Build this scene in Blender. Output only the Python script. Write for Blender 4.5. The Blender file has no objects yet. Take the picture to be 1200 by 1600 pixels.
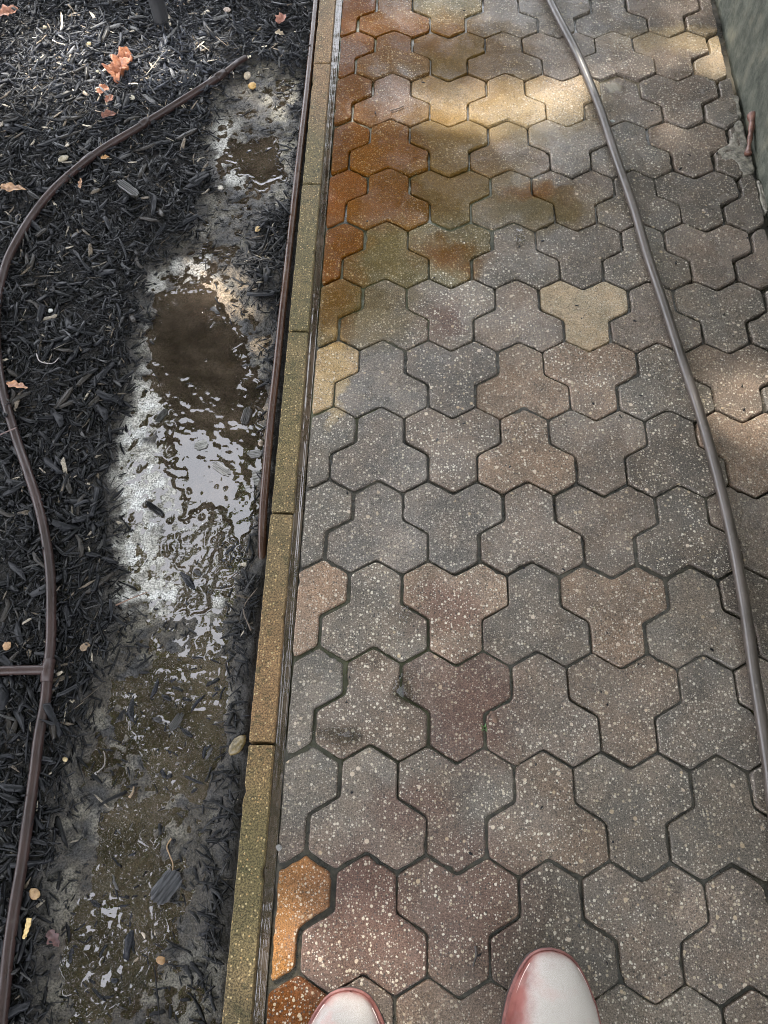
import bpy, bmesh, math, random
import numpy as np
from mathutils import Vector, Matrix, noise as mnoise

random.seed(7)
rng = np.random.default_rng(11)
C = bpy.context.scene.collection
scn = bpy.context.scene

# ------------------------------------------------------------------ camera
CAM = np.array([0.0539, -1.9172, 1.3946])
def rotm(yaw, pitch, roll):
    cz, sz, cx, sx, cr, sr = math.cos(yaw), math.sin(yaw), math.cos(pitch), math.sin(pitch), math.cos(roll), math.sin(roll)
    return (np.array([[cz, -sz, 0], [sz, cz, 0], [0, 0, 1]]) @ np.array([[1, 0, 0], [0, cx, -sx], [0, sx, cx]])
            @ np.array([[cr, -sr, 0], [sr, cr, 0], [0, 0, 1]]))
ROT = rotm(0.0659, 0.4259, -0.0428)
FPX = 1206.94
def at(px, py, z=0.0):
    """ground position (at height z) of a spot read off the photograph"""
    d = ROT @ np.array([(px - 600) / FPX, -(py - 800) / FPX, -1.0])
    t = (z - CAM[2]) / d[2]
    p = CAM + t * d
    return float(p[0]), float(p[1])
cam_d = bpy.data.cameras.new('camera')
cam = bpy.data.objects.new('camera', cam_d); C.objects.link(cam)
M4 = Matrix([list(ROT[i]) + [CAM[i]] for i in range(3)] + [[0, 0, 0, 1]])
cam.matrix_world = M4
cam_d.sensor_fit = 'VERTICAL'; cam_d.sensor_height = 24.0
cam_d.lens = 24.0 * FPX / 1600.0
cam_d.clip_start = 0.02; cam_d.clip_end = 2000
scn.camera = cam

# ------------------------------------------------------------------ world, sun, exposure
SUN = np.array([-0.36, 0.62, 0.70]); SUN /= np.linalg.norm(SUN)
w = bpy.data.worlds.new('World'); scn.world = w; w.use_nodes = True
nt = w.node_tree; nt.nodes.clear()
wo = nt.nodes.new('ShaderNodeOutputWorld'); bg = nt.nodes.new('ShaderNodeBackground')
sky = nt.nodes.new('ShaderNodeTexSky'); sky.sky_type = 'NISHITA'; sky.sun_disc = False
sky.sun_elevation = math.asin(SUN[2]); sky.sun_rotation = math.atan2(SUN[0], SUN[1])
sky.air_density = 1.0; sky.dust_density = 3.0; sky.ozone_density = 1.0
tc = nt.nodes.new('ShaderNodeTexCoord'); cn = nt.nodes.new('ShaderNodeTexNoise')
cn.inputs['Scale'].default_value = 2.2; cn.inputs['Detail'].default_value = 6; cn.inputs['Roughness'].default_value = 0.6
cr = nt.nodes.new('ShaderNodeMapRange'); cr.inputs[1].default_value = 0.28; cr.inputs[2].default_value = 0.50
mx = nt.nodes.new('ShaderNodeMix'); mx.data_type = 'RGBA'
mx.inputs[7].default_value = (34.0, 35.0, 38.5, 1)
nt.links.new(tc.outputs['Generated'], cn.inputs['Vector']); nt.links.new(cn.outputs['Fac'], cr.inputs[0])
nt.links.new(cr.outputs[0], mx.inputs[0]); nt.links.new(sky.outputs[0], mx.inputs[6])
nt.links.new(mx.outputs[2], bg.inputs['Color']); bg.inputs['Strength'].default_value = 0.15
nt.links.new(bg.outputs[0], wo.inputs['Surface'])
sd = bpy.data.lights.new('sun', 'SUN'); sd.energy = 5.0; sd.angle = math.radians(0.53); sd.color = (1.0, 0.93, 0.82)
so = bpy.data.objects.new('sun', sd); C.objects.link(so)
so.rotation_euler = Vector(SUN).to_track_quat('Z', 'Y').to_euler(); so.location = (SUN * 20).tolist()
vs = scn.view_settings
scn.display_settings.display_device = 'sRGB'
vs.view_transform = 'Standard'; vs.look = 'None'; vs.gamma = 1.0; vs.use_curve_mapping = False
vs.exposure = 0.55
cy = scn.cycles
cy.filter_width = 0.95; cy.use_denoising = True; cy.max_bounces = 6; cy.transparent_max_bounces = 12
cy.sample_clamp_indirect = 6.0
try: cy.denoiser = 'OPENIMAGEDENOISE'
except Exception: pass

# ------------------------------------------------------------------ helpers
def tag(o, label=None, cat=None, group=None, kind=None):
    if label: o['label'] = label
    if cat: o['category'] = cat
    if group: o['group'] = group
    if kind: o['kind'] = kind
    return o
def link(name, me, mat=None, parent=None, loc=None, smooth=False):
    o = bpy.data.objects.new(name, me); C.objects.link(o)
    if mat and me is not None and not me.materials: me.materials.append(mat)
    if parent: o.parent = parent
    if loc is not None: o.location = loc
    if smooth: me.polygons.foreach_set('use_smooth', [True] * len(me.polygons))
    return o
def empty(name, loc=(0, 0, 0), rz=0.0):
    o = bpy.data.objects.new(name, None); C.objects.link(o); o.location = loc; o.rotation_euler = (0, 0, rz)
    o.empty_display_size = 0.05
    return o
def pydata(name, v, f):
    me = bpy.data.meshes.new(name); me.from_pydata([tuple(map(float, q)) for q in v], [], f); me.update(); return me
def fast_mesh(name, verts, quads, col=None, rough=None):
    me = bpy.data.meshes.new(name)
    n, m = len(verts), len(quads)
    me.vertices.add(n); me.vertices.foreach_set('co', np.asarray(verts, np.float32).ravel())
    me.loops.add(m * 4); me.loops.foreach_set('vertex_index', np.asarray(quads, np.int32).ravel())
    me.polygons.add(m); me.polygons.foreach_set('loop_start', np.arange(0, m * 4, 4, dtype=np.int32))
    me.update(calc_edges=True)
    if col is not None:
        a = me.color_attributes.new('tint', 'FLOAT_COLOR', 'POINT')
        c4 = np.ones((n, 4), np.float32); c4[:, :3] = col
        if rough is not None: c4[:, 3] = rough
        a.data.foreach_set('color', c4.ravel())
    me.validate()
    return me
def np_noise(x, y, seed=0):
    """smooth value noise, about -1..1"""
    xi = np.floor(x).astype(np.int64); yi = np.floor(y).astype(np.int64)
    xf = x - xi; yf = y - yi
    def h(a, b):
        n = (a * 374761393 + b * 668265263 + seed * 1442695041) & 0x7fffffff
        n = ((n ^ (n >> 13)) * 1274126177) & 0x7fffffff
        n = n ^ (n >> 16)
        return (n & 0xffff) / 32767.5 - 1
    u = xf * xf * xf * (xf * (xf * 6 - 15) + 10); v = yf * yf * yf * (yf * (yf * 6 - 15) + 10)
    return ((h(xi, yi) * (1 - u) + h(xi + 1, yi) * u) * (1 - v) + (h(xi, yi + 1) * (1 - u) + h(xi + 1, yi + 1) * u) * v)
def fbm(x, y, s, octv=4, seed=0, gain=0.5):
    t = np.zeros_like(x, dtype=float); a = 1.0; n = 0
    for i in range(octv):
        t += a * np_noise(x * s + 17.3 * i, y * s - 9.1 * i, seed + i); n += a; a *= gain; s *= 2.03
    return t / n
def sdf(poly, x, y):
    """signed distance (positive inside) of points to a polygon"""
    p = np.array(poly); q = np.roll(p, -1, 0)
    best = np.full(x.shape, 1e9); ins = np.zeros(x.shape, bool)
    for (ax, ay), (bx, by) in zip(p, q):
        dx, dy = bx - ax, by - ay
        t = np.clip(((x - ax) * dx + (y - ay) * dy) / (dx * dx + dy * dy + 1e-12), 0, 1)
        best = np.minimum(best, np.hypot(x - ax - t * dx, y - ay - t * dy))
        c = ((ay > y) != (by > y)) & (x < (bx - ax) * (y - ay) / (by - ay + 1e-12) + ax)
        ins ^= c
    return np.where(ins, best, -best)
def sstep(a, b, x):
    t = np.clip((x - a) / (b - a), 0, 1); return t * t * (3 - 2 * t)

# ---- material node helpers
class NB:
    def __init__(s, name):
        s.m = bpy.data.materials.new(name); s.m.use_nodes = True; s.t = s.m.node_tree; s.t.nodes.clear()
        s.out = s.n('ShaderNodeOutputMaterial'); s.bsdf = s.n('ShaderNodeBsdfPrincipled')
        s.l(s.bsdf.outputs[0], s.out.inputs['Surface'])
    def n(s, ty, **kw):
        q = s.t.nodes.new(ty)
        for k, v in kw.items(): setattr(q, k, v)
        return q
    def l(s, a, b): s.t.links.new(a, b)
    def put(s, sock, v):
        if isinstance(v, bpy.types.NodeSocket): s.l(v, sock)
        else: sock.default_value = v
    def pos(s): return s.n('ShaderNodeNewGeometry').outputs['Position']
    def objco(s): return s.n('ShaderNodeTexCoord').outputs['Object']
    def noise(s, vec, scale, detail=4, rough=0.55, out='Fac'):
        q = s.n('ShaderNodeTexNoise'); s.put(q.inputs['Vector'], vec)
        q.inputs['Scale'].default_value = scale; q.inputs['Detail'].default_value = detail; q.inputs['Roughness'].default_value = rough
        return q.outputs[out]
    def voro(s, vec, scale, feature='F1'):
        q = s.n('ShaderNodeTexVoronoi', feature=feature); s.put(q.inputs['Vector'], vec); q.inputs['Scale'].default_value = scale
        return q
    def mr(s, v, a, b, c=0.0, d=1.0, smooth=True):
        q = s.n('ShaderNodeMapRange'); q.interpolation_type = 'SMOOTHSTEP' if smooth else 'LINEAR'
        s.put(q.inputs[0], v)
        for i, k in enumerate((a, b, c, d)): s.put(q.inputs[1 + i], k)
        return q.outputs[0]
    def mix(s, f, a, b, blend='MIX'):
        q = s.n('ShaderNodeMix', data_type='RGBA', blend_type=blend)
        s.put(q.inputs[0], f); s.put(q.inputs[6], a); s.put(q.inputs[7], b)
        return q.outputs[2]
    def math(s, op, a, b=0.0):
        q = s.n('ShaderNodeMath', operation=op); s.put(q.inputs[0], a); s.put(q.inputs[1], b); return q.outputs[0]
    def bump(s, h, strength=0.5, dist=0.002, nrm=None):
        q = s.n('ShaderNodeBump'); q.inputs['Strength'].default_value = strength; q.inputs['Distance'].default_value = dist
        s.put(q.inputs['Height'], h)
        if nrm is not None: s.l(nrm, q.inputs['Normal'])
        return q.outputs[0]
    def set(s, **kw):
        names = dict(col='Base Color', rough='Roughness', nrm='Normal', spec='Specular IOR Level', coat='Coat Weight', coatr='Coat Roughness',
                     metal='Metallic', ior='IOR', sheen='Sheen Weight', trans='Transmission Weight')
        for k, v in kw.items(): s.put(s.bsdf.inputs[names[k]], v)
        return s.m
    def blob(s, px, py, rx, ry, warp, soft=0.5, z=0.0):
        """soft ellipse on the ground round a spot (radii in metres)"""
        x, y = at(px, py, z)
        q = s.n('ShaderNodeMapping'); s.put(q.inputs['Vector'], warp)
        q.inputs['Location'].default_value = (-x / rx, -y / ry, 0); q.inputs['Scale'].default_value = (1 / rx, 1 / ry, 0)
        v = s.n('ShaderNodeVectorMath', operation='LENGTH'); s.l(q.outputs[0], v.inputs[0])
        return s.mr(v.outputs['Value'], 1.0 + soft, 1.0 - soft, 0.0, 1.0)
    def warp(s, amt=0.05, scale=9):
        p = s.pos(); c = s.noise(p, scale, 3, 0.6, 'Color')
        a = s.n('ShaderNodeVectorMath', operation='SUBTRACT'); s.l(c, a.inputs[0]); a.inputs[1].default_value = (.5, .5, .5)
        b = s.n('ShaderNodeVectorMath', operation='SCALE'); s.l(a.outputs[0], b.inputs[0]); b.inputs['Scale'].default_value = amt
        d = s.n('ShaderNodeVectorMath', operation='ADD'); s.l(p, d.inputs[0]); s.l(b.outputs[0], d.inputs[1])
        return d.outputs[0]
    def maxm(s, *v):
        r = v[0]
        for k in v[1:]: r = s.math('MAXIMUM', r, k)
        return r

def speckle(b, p, base, amount=1.0, big=1.0):
    """exposed aggregate: pale, cream and dark grit on a cement base; returns colour and height"""
    fine = b.noise(p, 420, 3, 0.7)
    col = b.mix(b.mr(fine, 0.32, 0.68, 0, 1), b.mix(1.0, base, (0.50, 0.50, 0.50, 1), 'MULTIPLY'), b.mix(1.0, base, (1.45, 1.43, 1.40, 1), 'MULTIPLY'))
    h = fine
    for sc, thr, c1, c2 in ((290, 0.50, (.56, .52, .45, 1), (.29, .245, .19, 1)), (165, 0.66, (.60, .55, .46, 1), (.36, .30, .21, 1)),
                            (230, 0.70, (.022, .028, .027, 1), (.07, .06, .055, 1)), (105, 0.962, (.56, .47, .38, 1), (.40, .31, .20, 1))):
        v = b.voro(p, sc)
        sep = b.n('ShaderNodeSeparateColor'); b.l(v.outputs['Color'], sep.inputs[0])
        here = b.math('GREATER_THAN', sep.outputs[0], thr)
        rad = b.mr(sep.outputs[1], 0, 1, 0.18, 0.46, False)
        inside = b.math('MULTIPLY', here, b.mr(b.math('SUBTRACT', rad, v.outputs['Distance']), -0.06, 0.10))
        f = b.math('MULTIPLY', inside, amount)
        col = b.mix(f, col, b.mix(sep.outputs[2], c1, c2))
        h = b.math('ADD', h, b.math('MULTIPLY', inside, 0.6))
    return col, h

# ------------------------------------------------------------------ materials
def mat_paver():
    b = NB('concrete_paver'); p = b.pos(); wp = b.warp(0.15, 13)
    oi = b.n('ShaderNodeObjectInfo')
    cloud = b.noise(p, 14, 4, 0.6); cloud2 = b.noise(p, 38, 3, 0.6)
    base = b.mix(b.mr(cloud, 0.35, 0.68), oi.outputs['Color'], b.mix(1.0, oi.outputs['Color'], (1.35, 1.25, 1.17, 1), 'MULTIPLY'))
    base = b.mix(b.mr(cloud2, 0.55, 0.75, 0, 0.5), base, b.mix(1.0, base, (0.62, 0.64, 0.68, 1), 'MULTIPLY'))
    # rust and moss staining that runs over several stones
    amber = b.maxm(b.blob(600, 235, .13, .10, wp), b.blob(540, 260, .06, .5, wp, .5), b.mr(b.blob(680, 240, .16, .2, wp, .8), 0, 1, 0, .55), b.mr(b.blob(720, 90, .18, .2, wp, .8), 0, 1, 0, .5), b.blob(590, 310, .12, .09, wp), b.blob(545, 60, .14, .22, wp, .6), b.blob(650, 60, .16, .10, wp, .7),
                   b.blob(700, 400, .07, .05, wp, .7), b.blob(830, 300, .07, .03, wp, .8))
    olive = b.maxm(b.blob(700, 290, .17, .12, wp, .7), b.blob(725, 95, .14, .14, wp, .7), b.blob(600, 395, .13, .10, wp, .7), b.blob(560, 480, .10, .10, wp, .7),
                   b.blob(850, 325, .13, .07, wp, .7), b.blob(700, 200, .14, .08, wp, .7))
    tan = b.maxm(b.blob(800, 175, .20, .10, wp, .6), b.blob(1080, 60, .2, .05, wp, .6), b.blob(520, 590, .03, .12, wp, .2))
    red = b.maxm(b.blob(700, 950, .06, .05, wp, .7), b.blob(640, 1260, .07, .06, wp, .7), b.blob(720, 1340, .07, .05, wp, .8), b.blob(570, 1420, .13, .12, wp, .7),
                 b.blob(720, 1420, .10, .1, wp, .7), b.blob(740, 1120, .07, .09, wp, .8), b.blob(700, 500, .05, .05, wp, .7))
    base = b.mix(b.math('MULTIPLY', olive, 0.62), base, (.064, .048, .014, 1))
    base = b.mix(b.math('MULTIPLY', amber, b.mr(oi.outputs['Random'], 0, 1, .62, .95, False)), base, (.084, .038, .0055, 1))
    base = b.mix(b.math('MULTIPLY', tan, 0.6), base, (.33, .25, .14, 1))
    base = b.mix(b.math('MULTIPLY', red, 0.6), base, (.105, .060, .050, 1))
    col, h = speckle(b, p, base, b.math('MULTIPLY', b.mr(oi.outputs['Random'], 0, 1, .48, .84, False), b.mr(b.maxm(amber, olive), 0, 1, 1.0, .28, False)))
    col = b.mix(b.math('MULTIPLY', amber, .75), col, b.mix(1.0, col, (1.0, .74, .27, 1), 'MULTIPLY'))
    col = b.mix(b.math('MULTIPLY', olive, .6), col, b.mix(1.0, col, (1.0, .90, .60, 1), 'MULTIPLY'))
    wet = b.mr(b.noise(wp, 4.5, 4, 0.6), 0.34, 0.58)
    ro = b.mix(wet, (.55, .55, .55, 1), (.23, .23, .23, 1))
    lg = b.n('ShaderNodeRGBToBW'); b.l(ro, lg.inputs[0])
    col = b.mix(b.math('MULTIPLY', wet, 0.6), col, b.mix(1.0, col, (0.62, 0.60, 0.58, 1), 'MULTIPLY'))
    h2 = b.math('ADD', h, b.math('MULTIPLY', cloud2, 1.2))
    return b.set(col=col, rough=lg.outputs[0], nrm=b.bump(h2, 0.55, 0.0014), spec=b.math('MULTIPLY', b.mr(b.noise(wp, 6.5, 4, .6), .42, .66, .06, .30), b.mr(b.maxm(amber, olive), 0, 1, 1, .45, False)))

def mat_kerb():
    b = NB('mossy_kerb_concrete'); p = b.pos(); wp = b.warp(0.1, 14)
    c = b.mix(b.mr(b.noise(p, 9, 4, 0.6), 0.36, 0.66), (.088, .067, .034, 1), (.148, .104, .052, 1))
    green = b.maxm(b.blob(470, 430, .06, .28, wp, .6), b.blob(482, 240, .05, .12, wp, .6), b.blob(450, 640, .04, .2, wp, .7), b.blob(395, 1330, .05, .15, wp, .7))
    c = b.mix(b.math('MULTIPLY', green, 0.5), c, (.092, .078, .030, 1))
    rust = b.maxm(b.blob(515, 90, .06, .25, wp, .6), b.blob(420, 1080, .05, .16, wp, .7))
    c = b.mix(b.math('MULTIPLY', rust, 0.32), c, (.27, .135, .06, 1))
    c = b.mix(b.mr(b.noise(p, 42, 4, 0.7), 0.50, 0.70, 0, .75), c, (.045, .042, .018, 1))
    fine = b.noise(p, 330, 2, 0.7); v = b.voro(p, 200); sep = b.n('ShaderNodeSeparateColor'); b.l(v.outputs['Color'], sep.inputs[0])
    g = b.math('MULTIPLY', b.math('GREATER_THAN', sep.outputs[0], 0.72), b.mr(v.outputs['Distance'], 0.42, 0.25))
    c = b.mix(b.mr(fine, 0.3, 0.7), b.mix(1.0, c, (.28, .28, .28, 1), 'MULTIPLY'), b.mix(1.0, c, (1.45, 1.45, 1.45, 1), 'MULTIPLY'))
    c = b.mix(b.math('MULTIPLY', g, .75), c, b.mix(sep.outputs[1], (.42, .34, .18, 1), (.33, .20, .08, 1)))
    h = b.math('ADD', fine, b.math('MULTIPLY', g, .8))
    return b.set(col=c, rough=0.55, nrm=b.bump(h, 0.7, 0.0018), spec=0.18)

def mat_joint():
    b = NB('wet_joint_sand'); p = b.pos(); wp = b.warp(0.08, 12)
    c = b.mix(b.mr(b.noise(p, 60, 4, .7), .35, .7), (.014, .012, .009, 1), (.055, .046, .032, 1))
    moss = b.maxm(b.blob(600, 430, .22, .16, wp, .6), b.blob(680, 300, .2, .16, wp, .7), b.blob(560, 90, .12, .3, wp, .8), b.blob(600, 1060, .16, .14, wp, .7),
                  b.blob(520, 640, .1, .06, wp, .7))
    c = b.mix(b.math('MULTIPLY', moss, .6), c, (.062, .066, .018, 1))
    pale = b.maxm(b.blob(950, 130, .5, .10, wp, .6), b.blob(600, 150, .2, .1, wp, .7))
    c = b.mix(b.math('MULTIPLY', pale, .7), c, (.20, .165, .11, 1))
    wet = b.mr(b.noise(p, 7, 3, .6), .42, .6, .55, .10)
    return b.set(col=c, rough=wet, nrm=b.bump(b.noise(p, 260, 3, .7), .5, .002), spec=.5)

def mat_tint(name, rough=None, bump=(180, .5, .001), coat=0.0, spec=.5, grain=(.55, 1.4)):
    """colour and gloss carried by the mesh's own 'tint' attribute"""
    b = NB(name); a = b.n('ShaderNodeAttribute', attribute_name='tint'); p = b.pos()
    c = a.outputs['Color']
    f = b.noise(p, 300, 3, .7)
    c = b.mix(b.mr(f, .3, .7), b.mix(1.0, c, (grain[0],) * 3 + (1,), 'MULTIPLY'), b.mix(1.0, c, (grain[1],) * 3 + (1,), 'MULTIPLY'))
    r = a.outputs['Alpha'] if rough is None else rough
    return b.set(col=c, rough=r, nrm=b.bump(b.noise(p, bump[0], 4, .65), bump[1], bump[2]), coat=coat, coatr=.1, spec=spec)

def mat_water(name, murk, cover, bumps=None):
    """turbid water: muddy scatter, partly see-through, with a mirror skin"""
    b = NB(name); b.t.nodes.remove(b.bsdf); p = b.pos()
    d = b.n('ShaderNodeBsdfDiffuse'); tr = b.n('ShaderNodeBsdfTransparent'); g = b.n('ShaderNodeBsdfGlossy'); fr = b.n('ShaderNodeFresnel')
    c = b.mix(b.mr(b.noise(p, 16, 3, .6), .35, .7), tuple(.75 * k for k in murk) + (1,), tuple(1.25 * k for k in murk) + (1,))
    b.l(c, d.inputs['Color'])
    tr.inputs['Color'].default_value = (.80, .73, .64, 1)
    m1 = b.n('ShaderNodeMixShader'); m1.inputs[0].default_value = cover
    b.put(m1.inputs[0], b.mr(b.noise(p, 9, 3, .6), .35, .65, max(0, cover - .25), min(1, cover + .2)))
    b.l(tr.outputs[0], m1.inputs[1]); b.l(d.outputs[0], m1.inputs[2])
    g.inputs['Roughness'].default_value = .015; g.inputs['Color'].default_value = (1, 1, 1, 1)
    fr.inputs['IOR'].default_value = 1.56
    if bumps:
        nb = b.bump(b.noise(p, bumps[0], 2, .5), bumps[1], bumps[2]); b.l(nb, g.inputs['Normal']); b.l(nb, fr.inputs['Normal'])
    m2 = b.n('ShaderNodeMixShader'); b.l(fr.outputs[0], m2.inputs[0]); b.l(m1.outputs[0], m2.inputs[1]); b.l(g.outputs[0], m2.inputs[2])
    b.l(m2.outputs[0], b.out.inputs['Surface'])
    return b.m

def mat_simple(name, c1, c2, scale=60, rough=.5, bump=.4, bd=.001, coat=0.0, spec=.5, stretch=None, obj=True):
    b = NB(name); p = b.objco() if obj else b.pos()
    if stretch:
        q = b.n('ShaderNodeMapping'); b.l(p, q.inputs['Vector']); q.inputs['Scale'].default_value = stretch; p = q.outputs[0]
    n = b.noise(p, scale, 4, .65)
    return b.set(col=b.mix(b.mr(n, .33, .68), c1 + (1,), c2 + (1,)), rough=rough, nrm=b.bump(b.noise(p, scale * 3, 3, .65), bump, bd), coat=coat, spec=spec)

M = dict(
    paver=mat_paver(), kerb=mat_kerb(), joint=mat_joint(),
    mud=mat_tint('bed_mud', bump=(150, 1.0, .004), spec=.24, grain=(.25, 1.8)),
    chip=mat_tint('black_dyed_wood', bump=(420, .6, .0008), spec=.19),
    wetmud=mat_water('muddy_puddle_water', (.048, .036, .026), .62),
    gutter=mat_water('gutter_water', (.066, .047, .034), .85, (40, .10, .004)),
    hose=None, drip=None,
)
# ------------------------------------------------------------------ the ground far around
def sheet(name, x0, y0, x1, y1, z, mat, kind='structure'):
    o = link(name, pydata(name, [(x0, y0, z), (x1, y0, z), (x1, y1, z), (x0, y1, z)], [(0, 1, 2, 3)]), mat)
    return tag(o, kind=kind)
gm = mat_simple('garden_soil', (.03, .026, .02), (.08, .07, .045), 6, .9, .6, .02, obj=False)
tag(sheet('ground', -400, -400, 400, 400, -0.16, gm), 'dark soil ground round the garden')

# ------------------------------------------------------------------ paved walkway
W = 0.1; S = W / math.sqrt(3); RH = 1.5 * S; CH = 2 * RH
XL, XR = -0.1494, 0.893
def grid_sheet(name, x0, x1, y0, y1, step, zf, mat):
    nx, ny = int((x1 - x0) / step) + 1, int((y1 - y0) / step) + 1
    X, Y = np.meshgrid(np.linspace(x0, x1, nx), np.linspace(y0, y1, ny))
    Z = zf(X, Y)
    idx = np.arange(nx * ny).reshape(ny, nx)
    q = np.stack([idx[:-1, :-1], idx[:-1, 1:], idx[1:, 1:], idx[1:, :-1]], -1).reshape(-1, 4)
    return fast_mesh(name, np.c_[X.ravel(), Y.ravel(), Z.ravel()], q), X, Y, Z
def jointz(x, y):
    z = -.0084 + .0056 * fbm(x, y, 9, 3, 61) + .0016 * fbm(x, y, 80, 3, 62)
    return np.minimum(z, -.0034) - .006 * sstep(.66, .72, x) - .005 * (x < -.148)
walk = link('walkway', grid_sheet('walkway', -.166, .905, -3.4, 2.2, .0065, jointz, None)[0], M['joint'])
tag(walk, 'wet path of interlocking three lobed concrete pavers beside the mulch bed', kind='structure')
walk['category'] = 'path'

def hexv(cx, cy):
    return [(cx + S * math.sin(math.radians(60 * i)), cy + S * math.cos(math.radians(60 * i))) for i in range(6)]   # clockwise from the top
def outline(hexes):
    """boundary of a union of lattice hexagons"""
    key = lambda p: (round(p[0], 5), round(p[1], 5))
    ed = {}
    for c in hexes:
        v = hexv(*c)
        for i in range(6):
            a, b_ = key(v[i]), key(v[(i + 1) % 6])
            if (b_, a) in ed: del ed[(b_, a)]
            else: ed[(a, b_)] = 1
    nx = {a: b_ for a, b_ in ed}
    st = next(iter(nx)); out = [st]; k = nx[st]
    while k != st: out.append(k); k = nx[k]
    return out[::-1]                                                        # counter-clockwise
def clip(poly, xc, keep_gt):
    r = []
    for i in range(len(poly)):
        a, b_ = poly[i], poly[(i + 1) % len(poly)]
        ia = (a[0] >= xc) == keep_gt; ib = (b_[0] >= xc) == keep_gt
        if ia: r.append(a)
        if ia != ib:
            t = (xc - a[0]) / (b_[0] - a[0]); r.append((xc, a[1] + t * (b_[1] - a[1])))
    return r
def area(p): return 0.5 * sum(p[i][0] * p[(i + 1) % len(p)][1] - p[(i + 1) % len(p)][0] * p[i][1] for i in range(len(p)))
def offset(P, d):
    """inset a closed ccw polyline by d with mitred corners"""
    n = len(P); a = np.roll(P, 1, 0); c = np.roll(P, -1, 0)
    e1 = P - a; e2 = c - P
    e1 /= np.linalg.norm(e1, axis=1)[:, None] + 1e-9; e2 /= np.linalg.norm(e2, axis=1)[:, None] + 1e-9
    n1 = np.c_[-e1[:, 1], e1[:, 0]]; n2 = np.c_[-e2[:, 1], e2[:, 0]]
    k = n1 + n2; L = (k * n1).sum(1); L = np.maximum(L, .6)
    return P + k / L[:, None] * d
def resample(P, step, rad):
    """round the corners a little, then sample every `step`"""
    n = len(P); out = []
    for i in range(n):
        a, p, c = P[i - 1], P[i], P[(i + 1) % n]
        la, lc = np.linalg.norm(a - p), np.linalg.norm(c - p)
        cs = float(np.dot(a - p, c - p)) / (la * lc)
        rad_ = .016 if (cs > .3 and rad > .005) else rad
        r1, r2 = min(rad_, la * .4), min(rad_, lc * .4)
        s, e = p + (a - p) / la * r1, p + (c - p) / lc * r2
        out += [s, .25 * s + .5 * p + .25 * e, e]
        nxt = P[(i + 1) % n]; ln = np.linalg.norm(nxt - p)
        nn2 = P[(i + 2) % n]; cs2 = float(np.dot(p - nxt, nn2 - nxt)) / (ln * np.linalg.norm(nn2 - nxt))
        e2 = nxt - (nxt - p) / ln * min(.016 if (cs2 > .3 and rad > .005) else rad, ln * .4)
        k = int(np.linalg.norm(e2 - e) / step)
        for j in range(1, k): out.append(e + (e2 - e) * j / k)
    return np.array(out)
def slab(name, poly, center, gap, mat, parent, depth=.03, worn=.0011, step=.007, rad=.0055, ztop=0.0, tilt=(0, 0), edge=.0030, wear=None):
    P = np.array(poly, float) - np.array(center)
    P = offset(P, gap)
    P = resample(P, step, rad)
    gx, gy = P[:, 0] + center[0], P[:, 1] + center[1]
    P = offset(P, worn * 1.2 * (fbm(gx, gy, 70, 3, 5))[:, None] + (0 if wear is None else wear(gx, gy)[:, None]))
    for _ in range(random.choice((0, 1, 1, 2))):
        i0 = random.randrange(len(P)); dd = np.hypot(*(P - P[i0]).T)
        P = offset(P, (random.uniform(.0015, .0045) * np.exp(-(dd / random.uniform(.004, .010)) ** 2))[:, None])
    nn = len(P)
    wv = 1 + .35 * fbm(gx, gy, 40, 2, 9)[:, None]
    rings = [(P - 0, -depth), (P, -.0075), (offset(P, edge * .35 * wv), -.0024), (offset(P, edge * wv), 0.0)]
    v = []; f = []
    for R, z in rings:
        for q in R: v.append((q[0], q[1], z + tilt[0] * q[0] + tilt[1] * q[1] if z > -.02 else z))
    for r in range(len(rings) - 1):
        for i in range(nn):
            j = (i + 1) % nn
            f.append((r * nn + i, r * nn + j, (r + 1) * nn + j, (r + 1) * nn + i))
    f.append(tuple(range((len(rings) - 1) * nn, len(rings) * nn)))
    me = pydata(name, v, f)
    sm = [True] * (len(f) - 1) + [False]
    me.polygons.foreach_set('use_smooth', sm)
    return link(name, me, mat, parent, (center[0], center[1], ztop))

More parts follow.
